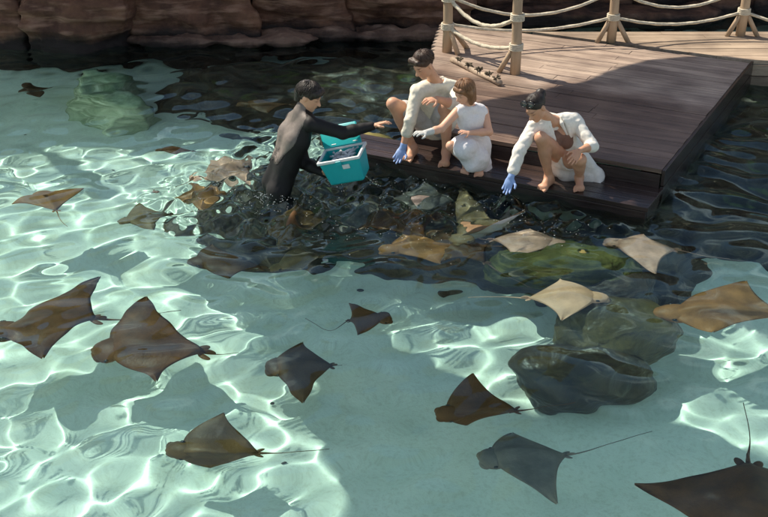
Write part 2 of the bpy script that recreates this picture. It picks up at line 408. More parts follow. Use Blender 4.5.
for _s in (_r.outputs[0], _r2.outputs[0]):
    _m = _n.new('ShaderNodeMix'); _m.data_type = 'RGBA'; _m.blend_type = 'MULTIPLY'; _m.inputs[0].default_value = 1; _l.new(_src, _m.inputs[6]); _l.new(_s, _m.inputs[7]); _src = _m.outputs[2]
_l.new(_src, _b.inputs['Base Color'])
tag(grid_obj('ground', np.linspace(-120, 120, 25), np.linspace(-120, 120, 25), lambda X, Y: X * 0 - 1.6, M_SAND), kind='structure')
def floor_z(X, Y):
    p = np.stack([X.ravel() * .7, Y.ravel() * .7, X.ravel() * 0], 1)
    return -1.02 + .05 * fbm(p, 3, 5).reshape(X.shape) + .012 * fbm(p * 7, 2, 9).reshape(X.shape)
tag(grid_obj('pool_floor', np.arange(-10, 10.01, .08), np.arange(2.0, 19, .08), floor_z, M_SAND), kind='structure')

# ------------------------------------------------------------------ water: real waves, real refraction
def inpoly(poly, X, Y):
    r = np.zeros(X.shape, bool); n = len(poly)
    for i in range(n):
        (x1, y1), (x2, y2) = poly[i], poly[(i + 1) % n]
        c = ((y1 > Y) != (y2 > Y)) & (X < (x2 - x1) * (Y - y1) / (y2 - y1 + 1e-12) + x1); r ^= c
    return r
def polydist(poly, X, Y):
    """signed distance, negative inside"""
    d = np.full(X.shape, 1e9); n = len(poly)
    for i in range(n):
        a = np.array(poly[i], float); b = np.array(poly[(i + 1) % n], float); e = b - a
        t = np.clip(((X - a[0]) * e[0] + (Y - a[1]) * e[1]) / (e @ e + 1e-12), 0, 1)
        d = np.minimum(d, np.hypot(X - a[0] - t * e[0], Y - a[1] - t * e[1]))
    return np.where(inpoly(poly, X, Y), -d, d)

_wr = np.random.RandomState(11)
def wave_set(spec, bias=None):
    out = []
    for l, a, n in spec:
        for k in range(n):
            th = _wr.uniform(0, 2 * math.pi) if bias is None else bias + _wr.normal(0, .28)
            Lw = l * _wr.uniform(.78, 1.28); out.append((2 * math.pi / Lw * math.cos(th), 2 * math.pi / Lw * math.sin(th), _wr.uniform(0, 6.28), a))
    return out
W_BASE = wave_set(((1.4, .004, 4), (.7, .0030, 6))) + wave_set(((.37, .0019, 10), (.255, .0009, 9), (.18, .0002, 8)))
W_SWELL = wave_set(((.9, .008, 4), (.55, .006, 6), (.36, .003, 6)), math.radians(62))
W_CHOP = wave_set(((.5, .009, 8), (.32, .008, 10), (.2, .0046, 12), (.12, .0017, 12)))
CHOP_POLY = [tuple(at(x, y)[:2]) for x, y in ((150, 195), (215, 160), (300, 125), (390, 140), (520, 200), (620, 218), (655, 228), (600, 232), (480, 226), (370, 230), (270, 244), (160, 228))]
SWELL_PTS = [(at(730, 170)[:2], 1.5, 1.3), (at(210, 270)[:2], .8, 1.0), (at(60, 318)[:2], .6, .45), (at(150, 330)[:2], .5, .4), (at(300, 85)[:2], 2.0, .6), (at(600, 365)[:2], .55, .8)]
def field(pts, X, Y):
    a = np.zeros_like(X)
    for c, r, w in pts: a = np.maximum(a, w * np.clip(1.3 - ((X - c[0]) ** 2 + (Y - c[1]) ** 2) / r ** 2 * .9, 0, 1) ** 1.5)
    return a
def waves(X, Y):
    def S(ws):
        z = np.zeros_like(X)
        for kx, ky, p, a in ws: z += a * np.sin(kx * X + ky * Y + p)
        return z
    ch = np.clip(.5 - polydist(CHOP_POLY, X, Y) / .5, 0, 1); ch = ch * ch * (3 - 2 * ch); sw = field(SWELL_PTS, X, Y)
    gain = .85 + .25 * np.sin(X * .9 + 1) * np.cos(Y * .7)
    gain = gain * np.clip(1.25 - .55 * np.exp(-((X - 1.2) ** 2 + (Y - 5.4) ** 2) / 2.2), .5, 1.3) * .86 * (1 - .17 * np.clip((6.6 - Y) / 1.0, 0, 1))
    z = S(W_BASE) * gain + S(W_SWELL) * sw + S(W_CHOP) * ch
    for cx, cy, l, a in ((*at(290, 203)[:2], .17, .008), (*at(500, 205)[:2], .16, .007), (*at(395, 165)[:2], .15, .006), (*at(422, 186)[:2], .13, .005)):
        r = np.hypot(X - cx, Y - cy); z += a * np.cos(2 * math.pi * r / l) * np.exp(-(r / .42) ** 2)
    return z
m, N, L = newmat('clear_pool_water'); N.clear()
gl = N.new('ShaderNodeBsdfGlass'); gl.inputs['IOR'].default_value = 1.33; gl.inputs['Roughness'].default_value = 0; gl.inputs['Color'].default_value = (.735, .93, .935, 1)
ou = N.new('ShaderNodeOutputMaterial'); L.new(gl.outputs[0], ou.inputs[0]); M_WATER = m
water = grid_obj('water', np.arange(-6.8, 6.8, .0125), np.concatenate([np.arange(3.6, 8, .0105), np.arange(8, 16.6, .0165)]), waves, M_WATER)
tag(water, kind='structure'); water.cycles.is_caustics_caster = True

# ------------------------------------------------------------------ rocks
def cubesphere(n):
    fs = []; t = np.linspace(-1, 1, n + 1); V = []; Q = []
    for ax in range(3):
        for sg in (-1, 1):
            a, b = np.meshgrid(t, t, indexing='ij'); p = np.zeros((n + 1, n + 1, 3)); p[..., ax] = sg; p[..., (ax + 1) % 3] = a; p[..., (ax + 2) % 3] = b
            o = sum(len(v) for v in V); V.append(p.reshape(-1, 3)); i = np.arange((n + 1) ** 2).reshape(n + 1, n + 1) + o
            q = np.stack([i[:-1, :-1], i[1:, :-1], i[1:, 1:], i[:-1, 1:]], -1).reshape(-1, 4)
            Q.append(q if sg > 0 else q[:, ::-1])
    V = np.concatenate(V); Q = np.concatenate(Q)
    key = np.round(V * 1e5).astype(np.int64); _, idx, inv = np.unique(key, axis=0, return_index=True, return_inverse=True)
    return V[idx], inv.ravel()[Q]
def rock_mesh(name, c, r, mat, seed, parent=None, sq=.55, amp=.18, freq=1.6, n=40, rot=0, strata=0, flat=None):
    V, Q = cubesphere(n)
    d = V / np.linalg.norm(V, axis=1)[:, None]
    V = lerp(d, V, sq) * np.array(r)
    p = V * freq + seed * 13.1
    nz = fbm(p, 5, seed); rid = 1 - 2 * np.abs(fbm(p * .8 + 5, 3, seed + 3))
    V = V + d * ((nz * .7 + rid * .35) * amp)[:, None]
    if strata: V[:, :2] *= (1 + strata * fbm(np.stack([V[:, 0] * .4, V[:, 1] * .4, V[:, 2] * 9 + V[:, 0] * .8], 1), 2, seed + 8))[:, None]
    cr, sr = math.cos(rot), math.sin(rot)
    V = np.stack([V[:, 0] * cr - V[:, 1] * sr, V[:, 0] * sr + V[:, 1] * cr, V[:, 2]], 1) + np.array(c)
    return mesh_obj(name, V, Q, mat, parent)
def shelf(name, px, ztop, zbot, mat, seed, w=.28, rough=.24, amp=.07, step=.035, label=None, cat='rock', group=None):
    poly = [tuple(under(x, y, ztop)[:2]) for x, y in px]
    P = np.array(poly); lo = P.min(0) - .5; hi = P.max(0) + .5
    xs, ys = np.arange(lo[0], hi[0], step), np.arange(lo[1], hi[1], step)
    def Z(X, Y):
        p = np.stack([X.ravel(), Y.ravel(), X.ravel() * 0], 1)
        d = polydist(poly, X, Y) + rough * fbm(p * 2.4, 4, seed).reshape(X.shape)
        t = np.clip(.5 - d / (2 * w), 0, 1); t = t * t * (3 - 2 * t)
        return zbot + (ztop - zbot) * t + t * amp * (fbm(p * 2.6, 5, seed + 4) - .5 * np.abs(fbm(p * 5, 3, seed + 6))).reshape(X.shape)
    return tag(grid_obj(name, xs, ys, Z, mat), label, cat, group)

# the back wall of artificial rock: separate weathered blocks with joints between them
def block(px0, px1, ytop_h, Yf, depth, seed, label, mat=M_CLIFF, zc=None, tilt=0, lean=0):
    xa, xb = J(px0, 45, Yf)[0], J(px1, 45, Yf)[0]
    cx = (xa + xb) / 2; hw = (xb - xa) / 2
    o = rock_mesh('rock_block', (cx, Yf + depth / 2, ytop_h / 2 - .55), (hw * 1.0, depth / 2, ytop_h / 2 + .5), mat, seed, None, .74, .26, 1.2, 64, tilt, .06)
    return tag(o, label, 'rock', 'rock blocks along the back of the pool')
block(-190, 27, 1.9, 13.50, 2.6, 3, 'brown rock block cut off by the upper left corner')
block(27, 128, 1.8, 13.40, 2.6, 5, 'brown rock block in the upper left between two dark joints')
block(120, 262, 1.7, 13.75, 2.6, 9, 'rust brown rock block above the pale ledge left of the standing diver')
block(252, 348, 1.6, 14.00, 2.4, 12, 'dark brown rock block above the head of the standing diver')
block(338, 474, 1.6, 14.10, 2.4, 15, 'rock block behind the crouching man and the first rope post')
block(450, 630, 3.2, 15.2, 2.6, 19, 'dark rock block behind the ropes left of the upright post with two braces', tilt=.05)
block(608, 764, 3.3, 15.3, 2.6, 23, 'dark rock block behind the ropes between the two right posts')
block(746, 960, 3.6, 15.2, 2.6, 27, 'dark rock block cut off by the upper right corner')
o = rock_mesh('rock_ledge', (J(215, 40, 13.1)[0], 13.84, .05), (1.2, .3, .06), M_LEDGE, 31, None, .6, .10, 2.6, 70)
tag(o, 'pinkish low rock ledge at the waterline below the rust brown block', 'rock', 'low ledges at the back waterline')
o = rock_mesh('rock_ledge', (J(385, 38, 13.5)[0], 14.15, .06), (1.2, .3, .07), M_LEDGE, 37, None, .6, .10, 2.6, 70)
tag(o, 'pinkish low rock ledge at the waterline behind the crouching man', 'rock', 'low ledges at the back waterline')
o = rock_mesh('rock_ledge', (J(560, 14, 14.9)[0], 15.0, .03), (2.3, .4, .14), M_CLIFF, 41, None, .6, .1, 1.8, 50)
tag(o, 'dark low rock ledge at the waterline behind the rope fence', 'rock', 'low ledges at the back waterline')

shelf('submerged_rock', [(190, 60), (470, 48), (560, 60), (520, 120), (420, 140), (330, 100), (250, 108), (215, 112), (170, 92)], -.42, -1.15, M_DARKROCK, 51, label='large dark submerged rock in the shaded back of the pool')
shelf('submerged_rock', [(76, 70), (112, 63), (158, 96), (150, 112), (125, 110), (90, 103), (72, 95)], -.30, -1.15, M_SUNPALEROCK, 53, .16, .14, .1, label='pale yellow green submerged rock in the upper left of the pool')
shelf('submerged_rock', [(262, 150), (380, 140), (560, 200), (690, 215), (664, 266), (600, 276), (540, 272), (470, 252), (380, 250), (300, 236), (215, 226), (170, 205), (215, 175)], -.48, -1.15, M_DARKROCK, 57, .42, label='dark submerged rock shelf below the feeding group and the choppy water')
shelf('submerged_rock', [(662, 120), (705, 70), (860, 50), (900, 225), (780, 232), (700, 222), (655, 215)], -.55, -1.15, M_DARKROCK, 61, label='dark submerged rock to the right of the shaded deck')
def boulder(px, py, z, r, mat, seed, label, rot=0, amp=.1):
    c = under(px, py, z); o = rock_mesh('boulder', c, r, mat, seed, None, .12, amp * .8, 2.2, 56, rot)
    return tag(o, label, 'rock', 'boulders under the water')
boulder(583, 374, -.72, (.52, .27, .34), M_BOULDER, 63, 'large dark glossy boulder under the water in the right middle', .1)
boulder(617, 335, -.55, (.44, .33, .42), M_BOULDER2, 64, 'olive brown rounded boulder right behind the large dark boulder', .3)
boulder(560, 266, -.35, (.62, .34, .30), M_ALGAE, 66, 'green algae covered boulder between the pink rays below the deck step', -.1)
boulder(612, 292, -.55, (.34, .3, .3), M_DARKROCK, 68, 'black brown boulder right beside the pale ray with caustics', .2)
boulder(366, 146, -.12, (.36, .26, .16), M_ALGAE, 71, 'algae green rock at the waterline beside the foot of the crouching man', .2)
boulder(655, 288, -.9, (.2, .16, .16), M_DARKROCK, 73, 'small dark boulder near the tip of the right pink ray', .2)

# dark pebbles and leaf bits lying on the sand
PEB = [(13, 169, 0), (25, 133, 0), (117, 167, 0), (277, 399, 0), (283, 470, 0), (361, 289, 0)]
for i, (x, y, _) in enumerate(PEB):
    c = under(x, y, -.98); o = rock_mesh('pebble', c + np.array([0, 0, .01]), (.018 + .007 * (i % 3), .013 + .005 * (i % 2), .009), M_DARKROCK, 80 + i, None, .2, .006, 20, 8, i)
    tag(o, 'small dark pebble lying on the pale pool floor', 'pebble', 'dark pebbles on the pool floor')

# ------------------------------------------------------------------ unseen slabs added overhead to cast the pool and deck shade, cut to its outlines
def shade_slab(px, z0, z1, name='added_shade_slab', uw=True):
    P = []
    for x, y in px:
        if uw:
            q = under(x, y, -1.0); r = SUN.copy(); hh = SUN[:2] / 1.33; dz = math.sqrt(1 - hh @ hh)
            s = q[:2] + hh / dz * 1.0
            P.append(s + SUN[:2] / SUN[2] * z1)
        else:
            q = at(x, y, z0); P.append(q[:2] + SUN[:2] / SUN[2] * (z1 - z0))
    P = np.array(P)
    # densify the edge and roughen it a little
    E = []
    n = len(P)
    for i in range(n):
        a, b = P[i], P[(i + 1) % n]; k = max(2, int(np.linalg.norm(b - a) / .06))
        for t in range(k): E.append(lerp(a, b, t / k))
    E = np.array(E); q = np.stack([E[:, 0] * 3, E[:, 1] * 3, E[:, 0] * 0], 1)
    E = E + np.stack([fbm(q, 3, 2), fbm(q + 9, 3, 4)], 1) * .05
    v = np.concatenate([np.c_[E, np.full(len(E), z1)], np.c_[E, np.full(len(E), z1 + .12)]]); m_ = len(E)
    f = [tuple(range(m_ - 1, -1, -1)), tuple(range(m_, 2 * m_))] + [(i, (i + 1) % m_, (i + 1) % m_ + m_, i + m_) for i in range(m_)]
    return tag(mesh_obj(name, v, f, M_POST, None, False), kind='structure')
shade_slab([(478, 104), (520, 93), (556, 88), (574, 84), (597, 75), (622, 66), (646, 61), (692, 57), (726, 56), (790, 66), (900, 70), (900, 200), (780, 240), (650, 212), (625, 196), (610, 172), (560, 150), (510, 136), (472, 128)], .27, 5.4, uw=False)
shade_slab([(345, 535), (322, 430), (300, 380), (287, 335), (266, 292), (258, 268), (330, 280), (366, 312), (408, 352), (475, 384), (525, 408), (640, 410), (700, 434), (780, 456), (860, 620), (345, 640)], 0, 6.2)
shade_slab([(672, 222), (800, 226), (800, 270), (740, 264), (690, 252)], 0, 5.9)
shade_slab([(-160, 20), (-160, 160), (20, 150), (40, 139), (75, 143), (120, 150), (200, 146), (250, 135), (300, 120), (330, 90), (300, 50)], 0, 5.0)
shade_slab([(22, 150), (46, 148), (104, 188), (92, 196)], 0, 5.6)

# ------------------------------------------------------------------ deck
U = np.array([math.cos(PA), math.sin(PA), 0]); Vv = np.array([-math.sin(PA), math.cos(PA), 0]); ZA = np.array([0, 0, 1.0])
ZU, ZL = .27, .10
CR = np.append(at(662, 170, ZU)[:2], 0)                    # front right corner of the upper deck
_l0 = at(404, 138, ZU) - CR; _l1 = at(431, 54, ZU) - CR
_lu0, _lv0, _lu1, _lv1 = _l0 @ U, _l0 @ Vv, _l1 @ U, _l1 @ Vv
STEP_L = -2.98
def deck_left(v): return _lu0 + (v - _lv0) * (_lu1 - _lu0) / (_lv1 - _lv0)                      # oblique left edge along U, measured from the corner
deck = empty('timber_deck', CR); tag(deck, 'dark timber deck with a low soaked step, reaching from the walkway into the pool', 'deck')
mb = MB(); rg = random.Random(3); bw = .145; DEP = 3.72
for i in range(int(DEP / bw)):
    v0 = i * bw; tone = rg.uniform(.84, 1.06); u = deck_left(v0 + bw / 2) + rg.uniform(-.01, .01)
    cuts = [u, u + (0 - u) * rg.uniform(.3, .7), 0.0 + rg.uniform(-.004, .004)]
    for a, b in zip(cuts[:-1], cuts[1:]):
        t2 = tone * rg.uniform(.85, 1.12); hz = rg.uniform(-.003, .003)
        mb.box(CR + U * (a + b) / 2 + Vv * (v0 + bw / 2) + ZA * (ZU - .02 + hz), ((b - a) / 2 - .002, bw / 2 - .0022, .02), [U, Vv, ZA], .004, (t2, t2 * .98, t2 * .97))
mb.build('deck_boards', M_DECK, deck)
mb = MB()
ul = deck_left(0)
mb.box(CR + U * (ul / 2) + Vv * .012 + ZA * ((ZL + ZU) / 2 - .04), (-ul / 2 - .01, .012, .075), [U, Vv, ZA], .003)
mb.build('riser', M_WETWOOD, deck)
mb = MB()
for k in range(3):
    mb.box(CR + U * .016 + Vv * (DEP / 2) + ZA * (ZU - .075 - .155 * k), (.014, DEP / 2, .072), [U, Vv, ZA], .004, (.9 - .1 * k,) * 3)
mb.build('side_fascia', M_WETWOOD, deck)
mb = MB()
sw = .47; nb = 4
for i in range(nb):
    w0 = sw / nb; t = rg.uniform(.8, 1.2)
    mb.box(CR + U * ((STEP_L + .03) / 2) - Vv * (w0 * (i + .5)) + ZA * (ZL - .02 + rg.uniform(-.002, .002)), (-STEP_L / 2 + .015, w0 / 2 - .004, .02), [U, Vv, ZA], .005, (t, t, t))
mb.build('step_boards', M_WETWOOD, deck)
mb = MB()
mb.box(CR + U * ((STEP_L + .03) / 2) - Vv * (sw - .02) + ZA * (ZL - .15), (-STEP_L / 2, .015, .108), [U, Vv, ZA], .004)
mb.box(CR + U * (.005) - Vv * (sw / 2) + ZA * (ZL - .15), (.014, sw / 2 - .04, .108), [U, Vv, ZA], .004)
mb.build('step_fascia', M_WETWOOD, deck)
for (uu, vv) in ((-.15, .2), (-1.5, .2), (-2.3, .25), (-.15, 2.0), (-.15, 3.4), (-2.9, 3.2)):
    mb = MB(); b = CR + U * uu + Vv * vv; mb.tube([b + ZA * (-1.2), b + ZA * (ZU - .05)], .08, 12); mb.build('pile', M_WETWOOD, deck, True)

# walkway behind it
wk = empty('timber_walkway', (3.2, 12.5, 0)); tag(wk, 'pale sunlit timber walkway running behind the deck to the right edge', 'walkway')
mb = MB()
backR = CR + Vv * DEP
def w_front(x): return backR[1] + (x - backR[0]) * -.12 if x > backR[0] else backR[1] + (backR[0] - x) * .532
y_back = lambda x: 13.02 - .03 * (x - 3) if x > .45 else 13.0
x = -.05
strips = [(0.35, 2.2), (2.2, 4.3), (4.3, 7.2)]
yy = 11.35
while yy < 13.2:
    tone = rg.uniform(.8, 1.1)
    xs0 = max(.36 + (yy - 12.2) * .1, backR[0] + .0 - (yy - backR[1]) / .532 + .01) if yy < 14 else 0
    y0, y1 = yy, yy + .143
    # left end follows the back edge of the deck boards, right end runs out of the frame
    lx = backR[0] - (y1 - backR[1]) / .532 if y1 > backR[1] else (backR[0] if yy >= w_front(7.2) else None)
    if lx is None: yy += .15; continue
    lx0 = backR[0] - (y0 - backR[1]) / .532 if y0 > backR[1] else backR[0] + (backR[1] - y0) / .12 * 1.0
    lx = max(lx, .42); lx0 = max(lx0, .42)
    cut = lx + (7.2 - lx) * rg.uniform(.25, .75)
    for a0, a1, b0, b1 in ((lx0, lx, cut, cut), (cut + .004, cut + .004, 7.2, 7.2)):
        if b0 <= a0: continue
        t = tone * rg.uniform(.88, 1.1); hz = rg.uniform(-.002, .002)
        mb.hexa([(a0, y0, ZU - .04), (b0, y0, ZU - .04), (b1, y1, ZU - .04), (a1, y1, ZU - .04)], [(a0, y0, ZU + hz + .003), (b0, y0, ZU + hz + .003), (b1, y1, ZU + hz + .003), (a1, y1, ZU + hz + .003)], (t, t, t))
    yy += .15
mb.build('walkway_boards', M_WALK, wk)
mb = MB(); a = backR + U * .02; b = np.array([7.2, w_front(7.2), 0])
for k in range(2):
    z1 = ZU - .05 - .13 * k
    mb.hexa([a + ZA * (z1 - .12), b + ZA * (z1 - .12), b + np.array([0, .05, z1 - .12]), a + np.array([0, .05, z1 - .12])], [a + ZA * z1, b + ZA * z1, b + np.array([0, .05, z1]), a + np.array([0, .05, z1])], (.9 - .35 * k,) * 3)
mb.build('front_fascia', M_WALK, wk)
for x in (4.6, 5.9):
    mb = MB(); mb.tube([(x, 12.2, -1.2), (x, 12.2, ZU - .05)], .09, 12); mb.build('pile', M_POST, wk, True)

# a low timber kerb with dark cleats on the left edge of the deck
kb = empty('timber_kerb', at(472, 72, ZU)); tag(kb, 'low pale timber kerb with dark tufts lying on the deck behind the crouching girl', 'kerb')
ka, kc = at(452, 62, ZU), at(500, 86, ZU)
mb = MB(); mb.tube([lerp(ka, kc, t) + ZA * .04 + np.array([0, 0, .006 * math.sin(9 * t)]) - ZA * .012 for t in np.linspace(0, 1, 12)], .032, 12); mb.build('log', M_WALK, kb, True)
M_TUFT = pmat('dark_tuft', (.10, .08, .05), .9, .4, 30, .5, 60)
for i, t in enumerate((.16, .38, .58, .78, .93)):
    mb = MB(); c = lerp(ka, kc, t) + ZA * .06
    r2 = random.Random(i)
    for k in range(9):
        d = unit([r2.uniform(-1, 1), r2.uniform(-1, 1), r2.uniform(.1, .9)]); mb.tube([c - ZA * .02, c + d * .035, c + d * .06 + ZA * -.012], [.012, .01, .005], 6)
    mb.build('tuft', M_TUFT, kb, True)

# ------------------------------------------------------------------ rope posts
def post(base, h, braces, label, r=.055, lean=(0, 0)):
    t = empty('rope_post', base); tag(t, label, 'post', 'rope posts on the deck and walkway')
    base = np.asarray(base, float); top = base + np.array([lean[0], lean[1], h])
    mb = MB(); mb.tube([base, lerp(base, top, .3) + np.array([.004, 0, 0]), lerp(base, top, .7) - np.array([.005, 0, 0]), top - ZA * .01, top], [r * 1.05, r, r * .95, r * .92, r * .8], 16); mb.build('shaft', M_POST, t, True)
    for hh in (.30, .62):
        mb = MB(); c = lerp(base, top, hh / h)
        for k in range(4):
            mb.tube([c + np.array([math.cos(q) * (r + .012), math.sin(q) * (r + .012), (k - 1.5) * .019]) for q in np.linspace(0, 2 * math.pi, 19)], .0115, 6, False)
        mb.build('rope_wrap', M_ROPE, t, True)
    for dx, dy in braces:
        mb = MB(); mb.tube([lerp(base, top, .30 / h) + np.array([dx, dy, 0]) * .12, base + np.array([dx, dy, 0]) + ZA * .0], [.028, .03], 10); mb.build('brace', M_POST, t, True)
    return lerp(base, top, .62 / h), lerp(base, top, .30 / h)
b1, b2, b3, b4 = at(447, 52, ZU), at(515, 74, ZU), at(611, 42, ZU), at(740, 36, ZU)
b5 = np.array([5.75, 12.72, ZU])
p1 = post(b1, 1.0, [(.12, -.12), (.24, .16)], 'weathered rope post behind the shoulder of the crouching man', lean=(0, 0))
p2 = post(b2, 1.0, [(-.17, .06)], 'weathered rope post standing closest, behind the woman in the white shirt', lean=(-.01, 0))
p3 = post(b3, 1.0, [(-.17, -.03), (.2, -.03)], 'weathered rope post with two braces at the middle of the walkway edge')
p4 = post(b4, 1.0, [(-.17, -.03), (.2, -.03)], 'weathered rope post with two braces near the upper right corner', lean=(.02, 0))
p5 = post(b5, 1.0, [(-.17, -.03), (.2, -.03)], 'weathered rope post beyond the right edge of the picture')
def rope(a, b, sag, label, r=.017):
    pts = [lerp(a, b, t) - ZA * sag * 4 * t * (1 - t) for t in np.linspace(0, 1, 40)]
    mb = MB(); mb.tube(pts, r, 9, True, twist=1.1); o = mb.build('rope', M_ROPE, None, True)
    tag(o, label, 'rope', 'ropes slung between the posts')
rope(p1[0] + ZA * .02, p2[0], .20, 'upper thick rope sagging from the first post to the closest post', .021)
rope(p1[1], p2[1], .10, 'lower thick rope from the first post to the closest post', .021)
rope(p1[0] + ZA * .03, p3[0], .26, 'upper thin rope passing behind the closest post')
rope(p1[1] + ZA * .03, p3[1], .12, 'lower thin rope passing behind the closest post')
rope(p3[0], p4[0], .24, 'upper rope between the two right posts')
rope(p3[1], p4[1], .12, 'lower rope between the two right posts')
rope(p4[0], p5[0], .24, 'upper rope running from the far right post out of the picture')
rope(p4[1], p5[1], .14, 'lower rope running from the far right post out of the picture')

# ------------------------------------------------------------------ rays
M_RAYBELLY = pmat('ray_belly', (.6, .58, .52), .5, .1, 8, .1)
def raymat(name, c, var=.35):
    m = pmat(name, c, .5, var, 7, .3, 50, spec=.25, detail=9)
    return m
M_RAY = {'brown': raymat('ray_skin_brown', (.115, .043, .014)), 'dark': raymat('ray_skin_dark', (.085, .042, .020)), 'tan': raymat('ray_skin_tan', (.21, .135, .07)),
         'pink': raymat('ray_skin_pink', (.62, .33, .24)), 'pale': raymat('ray_skin_pale', (.70, .38, .24), .2), 'grey': raymat('ray_skin_grey', (.15, .12, .10)), 'olive': raymat('ray_skin_olive', (.115, .06, .022)), 'rust': raymat('ray_skin_rust', (.29, .125, .045))}
M_EYE = pmat('dark_eye', (.01, .01, .01), .2, 0, 5, 0)
def bez(a, c, b, t): t = t[..., None]; return (1 - t) ** 2 * a + 2 * t * (1 - t) * c + t * t * b
def make_ray(N_, T_, A_, B_, z, skin, label, za=0, zb=0, tail=None, arch=.05, flop=0):
    g = lambda q, dz: under(q[0], q[1], z + dz)
    Np, Tp, Ap, Bp = g(N_, 0), g(T_, 0), g(A_, za), g(B_, zb)
    ax = unit(Np - Tp); L_ = np.linalg.norm(Np - Tp); mid = (Np + Tp) / 2
    up = unit(np.cross(ax, Ap - Bp)); 
    if up[2] < 0: up = -up
    side = unit(np.cross(up, ax))
    if (Ap - Bp) @ side < 0: Ap, Bp = Bp, Ap
    span = np.linalg.norm(Ap - Bp)
    ns, nv = 41, 15; hash_ = (N_[0] * .37 + N_[1] * .71) % 1; arch = arch + .05 * (hash_ - .4); flop = .03 * math.sin(9 * hash_)
    s = np.linspace(-1, 1, ns); v = np.linspace(0, 1, nv)
    top = np.zeros((ns, nv, 3)); bot = np.zeros((ns, nv, 3))
    for i, si in enumerate(s):
        w = abs(si); tip = Ap if si > 0 else Bp
        Ns = Np - ax * .09 * L_; lead = bez(Ns, Ns * .42 + tip * .58 + ax * .15 * L_, tip, np.array([w]))[0]
        rear = bez(Tp, Tp * .52 + tip * .48 + ax * .13 * L_, tip - ax * .02 * L_, np.array([w]))[0]
        for j, vj in enumerate(v):
            p = lerp(lead, rear, vj)
            th = (.135 * L_ * math.exp(-(w / .2) ** 2) + .06 * L_ * (1 - w) ** 1.2 + .003) * (math.sin(math.pi * vj ** .75) ** .75 if 0 < vj < 1 else 0)
            p = p + up * ((arch + flop * si) * span * math.sin(math.pi * w) + .05 * span * w ** 4 * (1 if si * (hash_ - .5) > 0 else -.6) + .012 * span * math.sin(7 * vj + 4 * si) * w)
            top[i, j] = p + up * th; bot[i, j] = p - up * th * .55
    V = np.concatenate([top.reshape(-1, 3), bot.reshape(-1, 3)]); i = np.arange(ns * nv).reshape(ns, nv)
    q = np.stack([i[:-1, :-1], i[:-1, 1:], i[1:, 1:], i[1:, :-1]], -1).reshape(-1, 4)
    mb = MB(); mb.add(V, [tuple(x) for x in q[:, ::-1]] + [tuple(x) for x in (q + ns * nv)]); nq = len(q)
    idx = [0] * nq + [1] * nq
    def more(fn, mi):
        k = len(mb.f); fn(); idx.extend([mi] * (len(mb.f) - k))
    hw = min(.13 * span, .27 * L_)
    fr = [side, ax, up]
    more(lambda: mb.ell(Np - ax * .15 * L_ + up * .02 * L_, (hw * 1.1, .19 * L_, .095 * L_), fr), 0)
    for sg in (-1, 1):
        more(lambda: mb.ell(Np - ax * .035 * L_ + side * sg * hw * .40 - up * .015 * L_, (hw * .5, .075 * L_, .055 * L_), fr), 0)
        more(lambda: mb.ell(Np - ax * .14 * L_ + side * sg * hw * 1.0 + up * .045 * L_, (.018 * L_, .03 * L_, .022 * L_), fr, 8, 6), 2)
        sd = unit(-ax + side * sg * .55)
        more(lambda: mb.ell(Tp + side * sg * .035 * span + ax * .02 * L_, (.02 * span, .06 * L_, .010 * L_), [unit(np.cross(up, sd)), sd, up]), 0)
    more(lambda: mb.ell(Tp - ax * .03 * L_ + up * .03 * L_, (.012 * L_, .05 * L_, .035 * L_), fr), 0)
    tp = [Tp + ax * .12 * L_, Tp - ax * .02 * L_]
    if tail: tp += [under(x, y, z + (.06 if z < -.2 else 0)) for x, y in tail]
    else: tp += [Tp - ax * .35 * L_ + side * .05 * L_, Tp - ax * .75 * L_ + side * .02 * L_]
    ts = []
    for k in range(len(tp) - 1):
        for t in np.linspace(0, 1, 6, endpoint=False):
            p0, p1, p2, p3 = tp[max(k - 1, 0)], tp[k], tp[k + 1], tp[min(k + 2, len(tp) - 1)]
            ts.append(.5 * ((2 * p1) + (p2 - p0) * t + (2 * p0 - 5 * p1 + 4 * p2 - p3) * t * t + (3 * p1 - p0 - 3 * p2 + p3) * t ** 3))
    ts.append(tp[-1]); rr = [max(.0028, .035 * L_ * (1 - k / len(ts)) ** 2.2) for k in range(len(ts))]
    more(lambda: mb.tube(ts, rr, 8), 0)
    o = mesh_obj('cownose_ray', np.array(mb.v), mb.f, [M_RAY[skin], M_RAYBELLY, M_EYE], None, True, None, idx)
    bm = bmesh.new(); bm.from_mesh(o.data); bmesh.ops.remove_doubles(bm, verts=bm.verts, dist=.0004); bm.to_mesh(o.data); bm.free()
    return tag(o, label, 'ray', 'cownose rays swimming in the pool')

R = make_ray
R((18, 90), (54, 86), (24, 81), (37, 98), -.45, 'dark', 'small dark ray in the shaded water in the far upper left')
R((40, 192), (56, 211), (12, 203), (84, 190), -.10, 'rust', 'brown ray with a pale band in the sunlit water near the left edge')
R((120, 222), (170, 212), (140, 205), (152, 230), -.10, 'tan', 'blurry orange brown ray in the rippled water left of the standing diver')
R((190, 262), (262, 266), (212, 245), (228, 279), -.13, 'dark', 'dark ray crossed by blue white ripples below and left of the standing diver')
R((-14, 333), (98, 320), (97, 280), (40, 356), -.27, 'brown', 'large brown ray crossed by sky reflections, cut off by the left edge', za=.02)
R((98, 350), (206, 352), (146, 297), (152, 383), -.38, 'brown', 'large brown ray with white sky bands and one wing raised, left of the centre', za=.1, zb=-.08, tail=[(240, 352)])
R((169, 450), (259, 453), (223, 413), (206, 468), -.48, 'olive', 'olive brown ray with a clear shadow on the sunlit sand in the lower left', za=.14, zb=-.1, tail=[(290, 452), (330, 448)])
R((266, 369), (335, 366), (302, 343), (301, 399), -.62, 'dark', 'dark diamond shaped ray at the edge of the light in the lower middle', tail=[(345, 366)])
